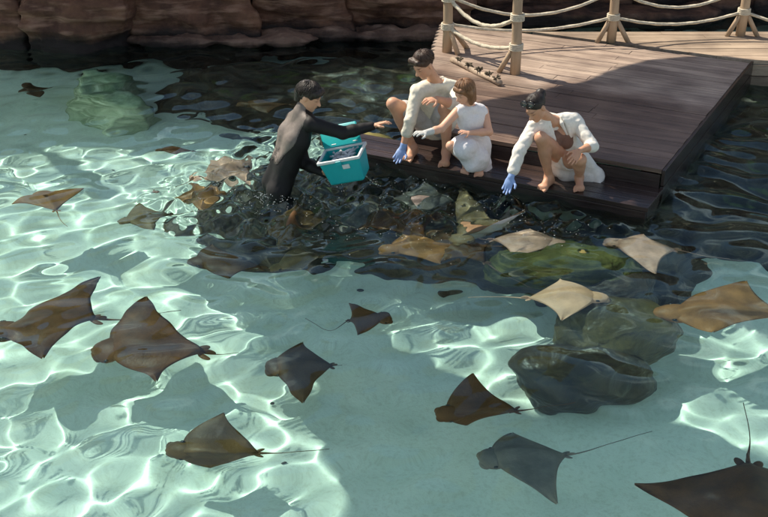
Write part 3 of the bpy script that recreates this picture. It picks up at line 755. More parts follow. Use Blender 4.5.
R((390, 317), (348, 320), (352, 302), (358, 336), -.42, 'brown', 'small brown ray with a thin curved tail in the centre of the pool', tail=[(335, 329), (322, 328), (306, 318)])
R((438, 414), (519, 409), (472, 373), (466, 425), -.55, 'brown', 'small reddish brown ray with one tall wing right of the lower middle', za=.12, zb=-.12, tail=[(545, 406), (576, 402)])
R((481, 459), (570, 455), (512, 433), (555, 506), -.5, 'grey', 'grey ray with a brown head and long tail at the bottom right of the middle', tail=[(608, 445), (652, 431)])  # grey skin here stands in for the sky reflected over its back
R((760, 560), (748, 462), (636, 482), (880, 500), -.30, 'brown', 'big brown ray cut off by the lower right corner, tail pointing up', tail=[(750, 438), (744, 402)], arch=.02)
R((655, 313), (786, 316), (745, 282), (712, 332), -.22, 'rust', 'rust brown ray with a pale dappled head near the right edge', za=.1, tail=[(830, 320)])
R((606, 298), (527, 298), (560, 281), (562, 319), -.12, 'pale', 'pale cream ray with bright light lines, between green and brown boulders')
R((564, 245), (492, 240), (528, 229), (512, 257), -.15, 'pink', 'pinkish ray at the surface directly below the kneeling woman')
R((606, 241), (676, 250), (642, 236), (655, 273), -.15, 'pink', 'pinkish ray at the surface below the right corner of the deck step')
R((453, 242), (508, 226), (462, 190), (524, 209), -.10, 'tan', 'grey tan ray lifting a wing tip above water beside the glove of the woman', zb=.17, arch=.02)
R((360, 226), (432, 214), (385, 206), (425, 238), -.18, 'brown', 'brown ray under the choppy water in the middle of the feeding swarm')
R((450, 200), (392, 196), (424, 182), (414, 210), -.12, 'grey', 'grey ray poking a wing tip out of the water below the crouching man', za=.17)
R((380, 250), (462, 246), (410, 232), (440, 262), -.17, 'rust', 'reddish brown ray at the front edge of the feeding swarm')
R((330, 208), (378, 226), (345, 230), (372, 200), -.2, 'grey', 'grey brown ray in the choppy water just below the turquoise box')
R((430, 232), (486, 262), (440, 262), (492, 242), -.2, 'dark', 'dark ray deep under the swarm, left of the grey tan ray')
R((250, 160), (196, 178), (212, 158), (246, 186), -.16, 'pink', 'pinkish ray in the white water right behind the back of the standing diver')
R((222, 190), (168, 198), (190, 182), (206, 208), -.14, 'rust', 'rusty ray left of the pinkish ray behind the standing diver')
R((284, 246), (300, 203), (264, 222), (326, 217), -.14, 'olive', 'olive ray under the water right in front of the standing diver')
R((271, 267), (322, 257), (298, 248), (303, 271), -.14, 'tan', 'tan ray at the calm edge below the olive ray')
R((157, 150), (192, 151), (172, 146), (176, 155), -.12, 'brown', 'tiny brown ray at the far edge of the sunlit water')
R((238, 105), (292, 106), (262, 98), (268, 113), -.2, 'dark', 'dark oval ray in the green water behind the standing diver')

# ------------------------------------------------------------------ people
M_SKIN = {}
for nm, c in (('fair', (.70, .41, .28)), ('tanned', (.58, .31, .19)), ('warm', (.64, .35, .22))):
    mm = pmat('skin_' + nm, c, .5, .10, 14, .06, 90, vcol='Col', spec=.4)
    b = mm.node_tree.nodes['Principled BSDF']; b.inputs['Subsurface Weight'].default_value = .15; b.inputs['Subsurface Radius'].default_value = (.02, .008, .004); b.inputs['Subsurface Scale'].default_value = .5
    M_SKIN[nm] = mm
def cloth(name, c, rough=.85, scale=6):
    """woven cloth: slanting creases (ridged noise) over a fine weave"""
    m, N, L = newmat(name); b = N['Principled BSDF']; b.inputs['Roughness'].default_value = rough; b.inputs['Specular IOR Level'].default_value = .25; b.inputs['Sheen Weight'].default_value = .1
    tc = N.new('ShaderNodeTexCoord'); hs = []
    for rot, sc, sz in (((.5, .3, .4), (8, 8, 2.4), 1.0), ((-.7, .9, .2), (11, 3.5, 11), .7), ((.2, -.5, 1.1), (20, 20, 6), .18)):
        mp = N.new('ShaderNodeMapping'); mp.inputs['Rotation'].default_value = rot; mp.inputs['Scale'].default_value = sc; L.new(tc.outputs['Object'], mp.inputs[0])
        n = N.new('ShaderNodeTexNoise'); n.inputs['Scale'].default_value = 1.0; n.inputs['Detail'].default_value = .6; n.inputs['Distortion'].default_value = .5; L.new(mp.outputs[0], n.inputs['Vector'])
        a = N.new('ShaderNodeMath'); a.operation = 'SUBTRACT'; a.inputs[1].default_value = .5; L.new(n.outputs['Fac'], a.inputs[0])
        a2 = N.new('ShaderNodeMath'); a2.operation = 'ABSOLUTE'; L.new(a.outputs[0], a2.inputs[0])
        a3 = N.new('ShaderNodeMath'); a3.operation = 'MULTIPLY'; a3.inputs[1].default_value = -sz; L.new(a2.outputs[0], a3.inputs[0]); hs.append(a3)
    s1 = N.new('ShaderNodeMath'); L.new(hs[0].outputs[0], s1.inputs[0]); L.new(hs[1].outputs[0], s1.inputs[1])
    s2 = N.new('ShaderNodeMath'); L.new(s1.outputs[0], s2.inputs[0]); L.new(hs[2].outputs[0], s2.inputs[1])
    bp = N.new('ShaderNodeBump'); bp.inputs['Strength'].default_value = .7; bp.inputs['Distance'].default_value = .026; L.new(s2.outputs[0], bp.inputs['Height']); L.new(bp.outputs[0], b.inputs['Normal'])
    n = N.new('ShaderNodeTexNoise'); n.inputs['Scale'].default_value = 60; n.inputs['Detail'].default_value = 3; L.new(tc.outputs['Object'], n.inputs['Vector'])
    r = N.new('ShaderNodeValToRGB'); r.color_ramp.elements[0].position = .3; r.color_ramp.elements[1].position = .7
    r.color_ramp.elements[0].color = (*[x * .9 for x in c], 1); r.color_ramp.elements[1].color = (*c, 1); L.new(n.outputs['Fac'], r.inputs[0]); L.new(r.outputs[0], b.inputs['Base Color'])
    return m
M_LINEN = cloth('cream_linen', (.80, .75, .61)); M_WHITE = cloth('white_cotton', (.80, .76, .68)); M_GREY = cloth('grey_shorts', (.50, .49, .47)); M_DRESS = cloth('white_dress', (.80, .79, .80))
M_NEO = pmat('black_neoprene', (.012, .011, .011), .62, .2, 20, .1, 60, spec=.3); M_NEO2 = pmat('grey_neoprene', (.17, .14, .12), .6, .2, 20, .15, 60)
M_SHADOWSKIN = cloth('shadowed_skin', (.22, .125, .09))  # brown tone paints the shadowed skin between the shirt halves
def hairmat(name, c):
    m = pmat(name, c, .5, .5, 20, .6, 70, stretch=(1, 1, .18), spec=.45, bdist=.006); return m
M_HAIRD = hairmat('dark_hair', (.022, .014, .010)); M_HAIRB = hairmat('brown_hair', (.055, .03, .018)); M_HAIRL = hairmat('light_brown_hair', (.24, .12, .055))
M_GLOVE = pmat('blue_glove', (.27, .40, .70), .45, .12, 20, .2, 60); M_GLOVEW = pmat('white_glove', (.6, .6, .56), .5, .15, 20, .2, 60)

def frame(fwd, up=(0, 0, 1)):
    f = unit(fwd); x = unit(np.cross(f, up)); return np.array([x, f, np.cross(x, f)])
class Head:
    def __init__(s, c, fwd, up=(0, 0, 1), k=1.0): s.c = np.asarray(c, float); s.A = frame(fwd, up); s.k = k
    def __call__(s, x, y, z): return s.c + (s.A[0] * x + s.A[1] * y + s.A[2] * z) * s.k
    def add(s, Fd, neck, nr=.052):
        k = s.k; A = s.A
        Fd.cone(neck, s(0, -.018, -.055), nr * k, nr * .94 * k, .03)
        Fd.ell(s(0, -.014, .032), np.array((.074, .094, .083)) * k, A, .02)
        Fd.ell(s(0, .03, -.018), np.array((.059, .061, .084)) * k, A, .03)
        Fd.cone(s(0, .02, -.06), s(0, .062, -.087), .04 * k, .022 * k, .03)
        Fd.cone(s(-.028, .079, .029), s(.028, .079, .029), .012 * k, .012 * k, .016)
        Fd.ell(s(-.031, .1, .008), np.array((.017, .014, .011)) * k, A, .012, 's'); Fd.ell(s(.031, .1, .008), np.array((.017, .014, .011)) * k, A, .012, 's')
        Fd.cone(s(-.03, .078, .008), s(-.03, .079, .008), .0125 * k, .0125 * k, .004); Fd.cone(s(.03, .078, .008), s(.03, .079, .008), .0125 * k, .0125 * k, .004)
        Fd.cone(s(0, .088, .012), s(0, .112, -.024), .008 * k, .0125 * k, .012)
        Fd.cone(s(-.013, .096, -.027), s(.013, .096, -.027), .008 * k, .008 * k, .008)
        Fd.cone(s(-.017, .086, -.05), s(.017, .086, -.05), .0085 * k, .0085 * k, .008)
        Fd.cone(s(-.013, .084, -.06), s(.013, .084, -.06), .0085 * k, .0085 * k, .008)
        for sg in (-1, 1): Fd.ell(s(sg * .077, -.008, -.002), np.array((.012, .021, .033)) * k, A, .008)
    def color(s, V):
        q = ((V - s.c) @ s.A.T) / s.k; c = np.ones((len(V), 3)); x, y, z = np.abs(q[:, 0]), q[:, 1], q[:, 2]; fr = (y > .05)
        def blend(w, col): c[:] = c * (1 - w[:, None]) + np.array(col) * w[:, None]
        blend(np.exp(-(((x - .031) / .017) ** 2 + ((z - .034) / .0055) ** 2)) * fr * .85, (.12, .08, .06))
        blend(np.exp(-(((x - .031) / .012) ** 2 + ((z - .009) / .006) ** 2)) * fr * .9, (.1, .07, .06))
        blend(np.exp(-((x / .019) ** 2 + ((z + .055) / .0085) ** 2)) * fr * .6, (.75, .36, .36))
        blend(np.exp(-(((x - .04) / .02) ** 2 + ((z + .03) / .02) ** 2)) * fr * .2, (1.05, .7, .65))
        return c
def strands(hd, o, cen, rad, n, seed, front, back, mat, r0=.0036, swirl=.5, loose=1.0):
    """clumps of hair combed from the crown over the cap, joined into the hair mesh"""
    g = np.random.RandomState(seed); mb = MB()
    for k in range(n):
        az = g.uniform(0, 2 * math.pi); fy = .5 + .5 * math.sin(az)        # 1 in front, 0 at the back
        th1 = lerp(back, front, fy ** 1.3) * g.uniform(.86, 1.08); th0 = g.uniform(.05, .55) * th1; tw = swirl * g.uniform(.4, 1.3); lift = g.uniform(.0, .006); pts = []
        for t in np.linspace(0, 1, 7):
            th = th0 + (th1 - th0) * t; a = az + tw * (1 - t) * (1 if az < math.pi / 2 or az > 4.7 else -1) + .05 * loose * math.sin(7 * t + k); e = 1 + loose * (lift + .004 * math.sin(math.pi * t)) / .09
            x, y, z = rad[0] * math.sin(th) * math.cos(a) * e, rad[1] * math.sin(th) * math.sin(a) * e, rad[2] * math.cos(th) * e
            y, z = y * .96 - z * .28, z * .96 + y * .28                         # the crown sits towards the back
            pts.append(hd(cen[0] + x, cen[1] + y, cen[2] + z))
        mb.tube(pts, [r0 * q * hd.k for q in (.5, 1, 1.15, 1.1, 1, .75, .25)], 5)
    s2 = mb.build('hair', mat, o.parent, True, False)
    bm = bmesh.new(); bm.from_mesh(o.data); bm.from_mesh(s2.data); bm.to_mesh(o.data); bm.free(); o.data.shade_smooth(); bpy.data.objects.remove(s2)
def hand(Fd, w, d, n, lat_thumb, k=1.0, curl=.5, spread=1.0, gloved=False):
    """palm + five fingers; d: wrist to finger direction, n: palm normal (palm side), lat_thumb: side of the thumb"""
    d = unit(d); n = unit(np.asarray(n, float) - d * (np.asarray(n, float) @ d)); l = unit(np.cross(d, n)); 
    if l @ np.asarray(lat_thumb, float) < 0: l = -l
    w = np.asarray(w, float)
    Fd.ell(w + d * .048 * k, np.array((.040, .055, .017)) * k, [l, d, n], .015)
    if gloved: return                       # the fingers are those of the glove over it
    for i, (off, ln) in enumerate(((.030, .068), (.010, .078), (-.011, .072), (-.030, .055))):
        b = w + d * (.088 - .006 * abs(off) / .01) * k + l * off * k; dd = unit(d + l * off * 3 * spread); r = .0092 * k; p = b; cu = curl * (.8 + .12 * i)
        for j, fr in enumerate((.45, .32, .26)):
            e = p + dd * ln * fr * k; Fd.cone(p, e, r, r * .93, .006); p = e; r *= .92
            a = cu * .9; dd = unit(dd * math.cos(a) + n * math.sin(a))
    b = w + d * .03 * k + l * .034 * k; e = b + unit(d * .62 + l * .65 + n * .35) * .042 * k; e2 = e + unit(d * .9 + l * .15 + n * .35) * .03 * k
    Fd.cone(w + d * .025 * k + l * .012 * k, b, .016 * k, .013 * k, .01); Fd.cone(b, e, .0125 * k, .0105 * k, .008); Fd.cone(e, e2, .0105 * k, .009 * k, .006)
def foot(Fd, ank, toe, zs, k=1.0, side=1):
    ank = np.asarray(ank, float); h = np.array([toe[0] - ank[0], toe[1] - ank[1], 0]); d = unit(h); l = np.array([-d[1], d[0], 0])
    heel = np.array([ank[0], ank[1], zs + .034 * k]) - d * .035 * k; ball = heel + d * .165 * k; ball[2] = zs + .026 * k
    Fd.cone(ank, heel + np.array([0, 0, .01]), .036 * k, .034 * k, .03)
    Fd.cone(ank + d * .02 - np.array([0, 0, .005]), ball, .036 * k, .026 * k, .03)
    Fd.cone(ball - l * .024 * k, ball + l * .024 * k, .026 * k, .023 * k, .02); Fd.cone(heel, ball + l * .02 * k, .033 * k, .024 * k, .03)
    for i in range(5):
        o = (-.040 + .0198 * i) * side; b = ball + l * o * k + d * (.015 - abs(i) * .004) * k; b[2] = zs + .017 * k
        e = b + d * (.034 - .004 * i) * k; e[2] = zs + .012 * k; r = (.0135 if i == 0 else .0090) * k; Fd.cone(b, e, r, r * .9, .003)
def folds(amp, fr, seed):
    """cloth creases: ridges drawn out along slanting directions"""
    rg_ = np.random.RandomState(seed); a = rg_.normal(size=3); b = rg_.normal(size=3)
    A1 = frame(a + np.array([0, 0, 1.2]), b); A2 = frame(b + np.array([1.0, 0, .6]), a)
    def f(P):
        w = P + .02 * np.stack([fbm(P * 8, 2, seed + 5), fbm(P * 8 + 3, 2, seed + 6), fbm(P * 8 + 7, 2, seed + 7)], 1)
        q1 = (w @ A1.T) * np.array([fr * 2.0, fr * .28, fr * 1.5]); q2 = (w @ A2.T) * np.array([fr * 2.6, fr * .34, fr * 2.0])
        return amp * (.45 - np.abs(vnoise(q1, seed)) * 1.1) + amp * .7 * (.4 - np.abs(vnoise(q2, seed + 2)))
    return f
def hairs(amp, seed):
    def f(P):
        q = P * np.array([55, 55, 14.0]) + .25 * fbm(P * 9, 2, seed)[:, None]; return amp * (fbm(q, 3, seed) + .6 * fbm(P * 11, 2, seed + 1))
    return f
def arm(Fd, s, e, w, k=1.0, r=(.052, .042, .041, .027), kk=.02):
    Fd.cone(s, e, r[0] * k, r[1] * k, kk); Fd.cone(e, lerp(e, w, .35), r[1] * k, r[2] * 1.02 * k, kk); Fd.cone(lerp(e, w, .35), w, r[2] * k, r[3] * k, kk)
def leg(Fd, h, kn, an, k=1.0, r=(.092, .058, .055, .036)):
    Fd.cone(h, kn, r[0] * k, r[1] * k, .03); Fd.cone(kn, an, r[1] * .92 * k, r[3] * k, .02)
    b = unit(np.asarray(h) - np.asarray(kn)); ca = lerp(kn, an, .32) + b * .02 * k; Fd.cone(ca, lerp(kn, an, .6) + b * .008 * k, r[2] * k, r[3] * 1.1 * k, .03)
def torso(Fd, hip, neck, sR, sL, k=1.0, g=0, depth=.085, hw=.075):
    hip, neck, sR, sL = [np.asarray(x, float) for x in (hip, neck, sR, sL)]
    x = unit(sR - sL); up = unit(neck - hip); x = unit(x - up * (x @ up)); ch = lerp(hip, neck, .68); wa = lerp(hip, neck, .33)
    for sg in (-1, 1):
        Fd.cone(hip + x * sg * hw * k, wa + x * sg * hw * .7 * k, .1 * k + g, .085 * k + g, .05)
        Fd.cone(wa + x * sg * hw * .7 * k, ch + x * sg * hw * k, .085 * k + g, .092 * k + g, .05)
        Fd.cone(ch + x * sg * hw * k, lerp(neck, sR if sg > 0 else sL, .62) - up * .02, .09 * k + g, .055 * k + g, .05)
    Fd.cone(lerp(neck, sR, .1), lerp(neck, sR, .95), .05 * k + g, .05 * k + g, .03); Fd.cone(lerp(neck, sL, .1), lerp(neck, sL, .95), .05 * k + g, .05 * k + g, .03)
ZS = ZL + .002
def onstep(px, py, z=.02): return at(px, py, ZS + z)

# --- crouching man in the cream shirt
def build_man():
    root = empty('person', (.4, 9.5, ZS)); tag(root, 'crouching barefoot man in cream linen shirt and grey shorts with a blue glove', 'person')
    nk, sR, sL = J(437, 84, 9.57), J(417, 92, 9.44), J(456, 89, 9.62); eR, wR = J(410, 121, 9.32), J(403, 148, 9.28); eL, wL = J(455, 105, 9.32), J(437, 99, 9.22)
    hip = J(437, 126, 9.75); kR, kL = J(393, 104, 9.42), J(446, 107, 9.40); aR, aL = J(413, 153, 9.55), J(446, 159, 9.42); tR, tL = onstep(402, 164), onstep(441, 173)
    aR[2] = aL[2] = ZS + .085
    hd = Head(J(424, 65, 9.42), (-.62, -.55, -.5), (.1, .1, 1), 1.0)
    B = Field(.0046); torso(B, hip, nk, sR, sL); leg(B, hip + (kR - hip) * .18, kR, aR); leg(B, hip + (kL - hip) * .15, kL, aL); foot(B, aR, tR, ZS, 1, -1); foot(B, aL, tL, ZS, 1, 1)
    arm(B, sR, eR, wR); arm(B, sL, eL, wL); hd.add(B, nk)
    hand(B, wR, J(395, 163, 9.2) - wR, (-.2, -1, .2), (1, -.2, 0), .9, .35, 1, True); hand(B, wL, J(424, 99, 9.14) - wL + np.array([0, 0, -.02]), (0, .3, -1), (0, -1, 0), 1, .55)
    B.mesh('body', M_SKIN['warm'], root, None, 1, hd.color)
    G = Field(.007); torso(G, hip + (nk - hip) * .06, nk, sR, sL, 1, .022); G.cone(sR, eR, .063, .058, .02); G.cone(eR, lerp(eR, wR, .42), .056, .053, .015); G.cone(lerp(eR, wR, .32), lerp(eR, wR, .44), .056, .057, .006)
    G.cone(sL, eL, .063, .058, .02); G.cone(eL, lerp(eL, wL, .22), .06, .058, .015); G.cone(hip - np.array([0, 0, .02]), hip + (kL - hip) * .25 + ZA * .03, .12, .1, .04)
    fw = unit(hd.A[1] * [1, 1, 0]); chest = lerp(hip, nk, .72) + fw * .12
    G.cone(nk + fw * .06 + ZA * .06, chest + fw * .02, .045, .01, .01, 's'); G.ell(nk + ZA * .07, (.075, .075, .07), None, .01, 's')
    G.mesh('shirt', M_LINEN, root, folds(.009, 10, 3), 1)
    C_ = Field(.005); x = unit(sR - sL)
    for sg in (-1, 1): C_.chain([nk - fw * .07 + ZA * .045, nk + x * sg * .066 + ZA * .035, nk + x * sg * .05 + fw * .065 - ZA * .005, chest + x * sg * .02 + ZA * .06], [.013, .015, .016, .007], .01)
    C_.mesh('collar', M_LINEN, root)
    S_ = Field(.007); S_.cone(hip, hip + (kR - hip) * .25, .125, .118, .03); S_.cone(hip + (kR - hip) * .2, hip + (kR - hip) * .72, .115, .096, .03); S_.cone(hip, hip + (kL - hip) * .25, .125, .118, .03); S_.cone(hip + (kL - hip) * .2, hip + (kL - hip) * .70, .115, .096, .03)
    S_.mesh('shorts', M_GREY, root, folds(.008, 9, 4), 1)
    Hh = Field(.005); Hh.ell(hd(0, -.02, .046), (.083, .101, .086), hd.A, .01); Hh.cone(hd(-.04, .075, .095), hd(.045, .07, .1), .026, .03, .03); Hh.ell(hd(0, .11, -.03), (.075, .075, .082), hd.A, .012, 's'); Hh.cut(hd(0, -.02, -.035), -hd.A[2] + hd.A[1] * .35)
    Hh.ell(hd(.085, .01, -.02), (.03, .03, .04), hd.A, .01, 's'); Hh.ell(hd(-.085, .01, -.02), (.03, .03, .04), hd.A, .01, 's')
    ho = Hh.mesh('hair', M_HAIRB, root, hairs(.0035, 6), 0); strands(hd, ho, (0, -.02, .044), (.083, .101, .088), 190, 1, 1.15, 1.75, M_HAIRB)
    Gl = Field(.0045); Gl.cone(lerp(eR, wR, .86), wR, .032, .031, .01); hand(Gl, wR, J(395, 163, 9.2) - wR, (-.2, -1, .2), (1, -.2, 0), 1.02, .4); Gl.mesh('glove', M_GLOVE, root)
build_man()

# --- girl in the white dress
def build_girl():
    root = empty('person', (.75, 9.15, ZS)); tag(root, 'crouching barefoot girl with light brown hair in a white sleeveless dress', 'person')
    nk, sR, sL = J(470, 107, 9.19), J(457, 112, 9.13), J(484, 111, 9.25); eR, wR = J(441, 129, 9.0), J(426, 133, 8.9); eL, wL = J(489, 132, 9.15), J(469, 133, 9.02)
    hip = J(476, 146, 9.27); kR, kL = J(451, 146, 9.07), J(464, 149, 9.0); aR, aL = J(466, 168, 9.22), J(480, 170, 9.16); tR, tL = onstep(463, 177), onstep(477, 180)
    aR[2] = aL[2] = ZS + .065; k = .74
    hd = Head(J(464, 92, 9.11), (-.6, -.55, -.42), (.12, 0, 1), .86)
    B = Field(.005); torso(B, hip, nk, sR, sL, .72, 0, hw=.06); leg(B, hip + (kR - hip) * .2, kR, aR, k); leg(B, hip + (kL - hip) * .2, kL, aL, k); foot(B, aR, tR, ZS, .8, -1); foot(B, aL, tL, ZS, .8, 1)
    arm(B, sR, eR, wR, .78); arm(B, sL, eL, wL, .78); hd.add(B, nk, .046)
    hand(B, wR, J(416, 133, 8.84) - wR, (0, .2, -1), (.2, -1, .2), .66, .6, 1, True); hand(B, wL, J(456, 131, 8.95) - wL, (0, .4, -1), (-.3, -1, .3), .72, .5)
    B.mesh('body', M_SKIN['fair'], root, None, 1, hd.color)
    G = Field(.006); torso(G, hip, nk, sR, sL, .72, .016, hw=.06); hem = np.array([0, 0, 1.0])
    G.cone(hip, hip + (kR - hip) * .72, .115, .075, .04); G.cone(hip, hip + (kL - hip) * 1.02, .12, .088, .04); G.cone(lerp(hip, kL, .75), J(472, 165, 9.02), .09, .07, .05); G.cone(lerp(hip, kR, .6), lerp(hip, kL, .9), .085, .085, .05); G.cone(hip, J(484, 168, 9.26), .11, .075, .05); G.cone(J(484, 165, 9.22), J(485, 177, 9.18), .06, .03, .03)
    G.ell(J(475, 157, 9.08), (.125, .10, .09), None, .05); G.ell(J(478, 163, 9.10), (.10, .08, .075), None, .05)
    G.ell(nk + ZA * .062, (.062, .062, .062), None, .008, 's')
    for s_, o in ((sR, sL), (sL, sR)): G.cone(s_ + unit(s_ - o) * .045 - ZA * .02, s_ + unit(s_ - o) * .045 + ZA * .05, .05, .04, .01, 's')
    G.mesh('dress', M_DRESS, root, folds(.006, 10, 13), 1)
    Hh = Field(.005); Hh.ell(hd(0, -.022, .038), np.array((.088, .108, .092)) * .88, hd.A, .01)
    Hh.cone(hd(-.062, -.02, .0), hd(-.066, .008, -.115), .036, .022, .03); Hh.cone(hd(.062, -.02, .0), hd(.066, .008, -.115), .036, .022, .03); Hh.cone(hd(0, -.06, .0), hd(0, -.055, -.13), .062, .045, .03); Hh.cone(hd(-.045, -.05, -.02), hd(-.045, -.045, -.125), .045, .03, .03); Hh.cone(hd(.045, -.05, -.02), hd(.045, -.045, -.125), .045, .03, .03)
    Hh.cone(hd(-.04, .065, .075), hd(.04, .065, .075), .022, .022, .02); Hh.ell(hd(0, .105, -.03), np.array((.06, .085, .085)) * .9, hd.A, .012, 's')
    ho = Hh.mesh('hair', M_HAIRL, root, hairs(.002, 16), 0); strands(hd, ho, (0, -.022, .038), (.088, .107, .092), 190, 2, 1.2, 2.35, M_HAIRL, .0036, .15)
    Gl = Field(.0045); Gl.cone(lerp(eR, wR, .62), wR, .031, .028, .01); hand(Gl, wR, J(416, 133, 8.84) - wR, (0, .2, -1), (.2, -1, .2), .86, .6); Gl.mesh('glove', M_GLOVEW, root)
build_girl()

# --- woman in the open white shirt
def build_woman():
    root = empty('person', (1.5, 8.8, ZS)); tag(root, 'crouching barefoot woman with pinned up dark hair in an open white shirt', 'person')
    nk, sR, sL = J(552, 121, 8.9), J(534, 127, 8.82), J(575, 121, 8.96); eR, wR = J(520, 150, 8.67), J(511, 177, 8.56); eL, wL = J(592, 146, 8.78), J(579, 151, 8.63)
    hip = J(565, 160, 9.06); kR, kL = J(541, 138, 8.70), J(580, 160, 8.68); aR, aL = J(549, 180, 8.84), J(579, 180, 8.84); tR, tL = onstep(537, 192), onstep(579, 193)
    aR[2] = aL[2] = ZS + .08
    hd = Head(J(536, 108, 8.75), (-.52, -.6, -.55), (-.1, .1, 1), .96)
    B = Field(.0046); torso(B, hip, nk, sR, sL, .9); leg(B, hip + (kR - hip) * .18, kR, aR, .94); leg(B, hip + (kL - hip) * .15, kL, aL, .94); foot(B, aR, tR, ZS, .93, -1); foot(B, aL, tL, ZS, .93, 1)
    arm(B, sR, eR, wR, .85); arm(B, sL, eL, wL, .85); hd.add(B, nk, .047)
    hand(B, wR, J(502, 202, 8.47) - wR, (-.3, -1, .3), (1, -.2, 0), .84, .35, 1, True); hand(B, wL, J(571, 163, 8.53) - wL, (.2, .9, -.2), (-1, 0, .3), .95, .3, 1.6)
    B.mesh('body', M_SKIN['tanned'], root, None, 1, hd.color)
    T = Field(.006); ch = lerp(hip, nk, .62); x = unit(sR - sL); fw = unit(np.cross(ZA, x)); fw = fw if fw[1] < 0 else -fw
    for sg in (-1, 1): T.cone(ch + x * sg * .06 + fw * .035, ch + x * sg * .06 + fw * .05 - ZA * .04, .085, .07, .03)
    T.mesh('top', M_SHADOWSKIN, root)  # insert in the shirt opening, coloured as skin in shadow
    G = Field(.007); torso(G, hip + (nk - hip) * .1, nk, sR, sL, .92, .024); G.cone(sR, eR, .062, .056, .02); G.cone(eR, lerp(eR, wR, .72), .055, .05, .015); G.cone(lerp(eR, wR, .6), lerp(eR, wR, .74), .052, .054, .006); G.cone(sL, eL, .062, .056, .02); G.cone(eL, lerp(eL, wL, .2), .055, .054, .015)
    G.cone(hip, lerp(hip, kL, .55) + ZA * .01, .11, .098, .05); G.cone(hip, J(597, 181, 8.98), .11, .05, .05); G.cone(lerp(nk, hip, .7) + np.array([.1, 0, 0]), J(599, 176, 9.0), .09, .05, .05); G.cone(hip, J(566, 178, 9.0), .11, .06, .05); G.cone(J(560, 172, 8.98), J(590, 180, 8.98), .05, .05, .04); G.cone(J(597, 172, 9.0), J(599, 186, 8.92), .05, .03, .02)
    chest = lerp(hip, nk, .2) + fw * .15
    G.cone(nk + fw * .05 + ZA * .05, lerp(nk, chest, .55) + fw * .06, .05, .06, .01, 's'); G.cone(lerp(nk, chest, .5) + fw * .08, chest + fw * .08, .07, .12, .01, 's'); G.ell(nk + ZA * .065, (.068, .068, .065), None, .01, 's')
    G.mesh('shirt', M_WHITE, root, folds(.009, 10, 23), 1)
    C_ = Field(.005)
    for sg in (-1, 1): C_.chain([nk - fw * .068 + ZA * .045, nk + x * sg * .062 + ZA * .035, nk + x * sg * .06 + fw * .06 - ZA * .01, lerp(nk, chest, .4) + x * sg * .06 + fw * .035], [.013, .016, .017, .007], .01)
    C_.mesh('collar', M_WHITE, root)
    Hh = Field(.005); Hh.ell(hd(0, -.022, .042), np.array((.081, .1, .085)) * .97, hd.A, .01); Hh.ell(hd(0, .105, -.03), (.068, .078, .088), hd.A, .012, 's'); Hh.cut(hd(0, -.02, -.05), -hd.A[2] + hd.A[1] * .3)
    Hh.ell(hd(.085, .01, -.025), (.025, .03, .035), hd.A, .01, 's'); Hh.ell(hd(-.085, .01, -.025), (.025, .03, .035), hd.A, .01, 's')
    Hh.ell(hd(.0, -.125, .05), (.045, .04, .045), hd.A, .015); ho = Hh.mesh('hair', M_HAIRD, root, hairs(.0012, 26), 0); strands(hd, ho, (0, -.022, .042), (.079, .098, .083), 220, 3, 1.1, 1.75, M_HAIRD, .0028, .06, .3)
    Gl = Field(.0045); Gl.cone(lerp(eR, wR, .9), wR, .029, .028, .01); hand(Gl, wR, J(502, 202, 8.47) - wR, (-.3, -1, .3), (1, -.2, 0), .98, .4); Gl.mesh('glove', M_GLOVE, root)
    # sunglasses pushed up on the hair
    sg_ = empty('sunglasses', hd(0, .06, .105)); tag(sg_, 'dark sunglasses pushed up on the hair of the woman', 'sunglasses')
    ax = np.array([hd.A[0], unit(hd.A[1] * .75 + hd.A[2] * .65), unit(hd.A[2] * .75 - hd.A[1] * .65)])
    mb = MB()
    for s2 in (-1, 1):
        c = hd(s2 * .036, .062, .112); mb.tube([c + ax[0] * .034 * math.cos(a) + ax[2] * .025 * math.sin(a) for a in np.linspace(0, 2 * math.pi, 21)], .0045, 7, False)
        mb.tube([hd(s2 * .068, .058, .115), hd(s2 * .082, .0, .07), hd(s2 * .082, -.03, .035)], .0042, 7)
    mb.tube([hd(-.008, .066, .116), hd(.008, .066, .116)], .004, 7); mb.build('frame', M_SHADE, sg_, True)
    for s2 in (-1, 1):
        mb = MB(); mb.ell(hd(s2 * .036, .063, .112), (.033, .004, .024), ax); mb.build('lens', M_LENS, sg_, True)
M_SHADE = pmat('black_frame', (.012, .011, .011), .25, 0, 5, 0); M_LENS = pmat('dark_lens', (.02, .018, .018), .06, 0, 5, 0, spec=.8)
build_woman()

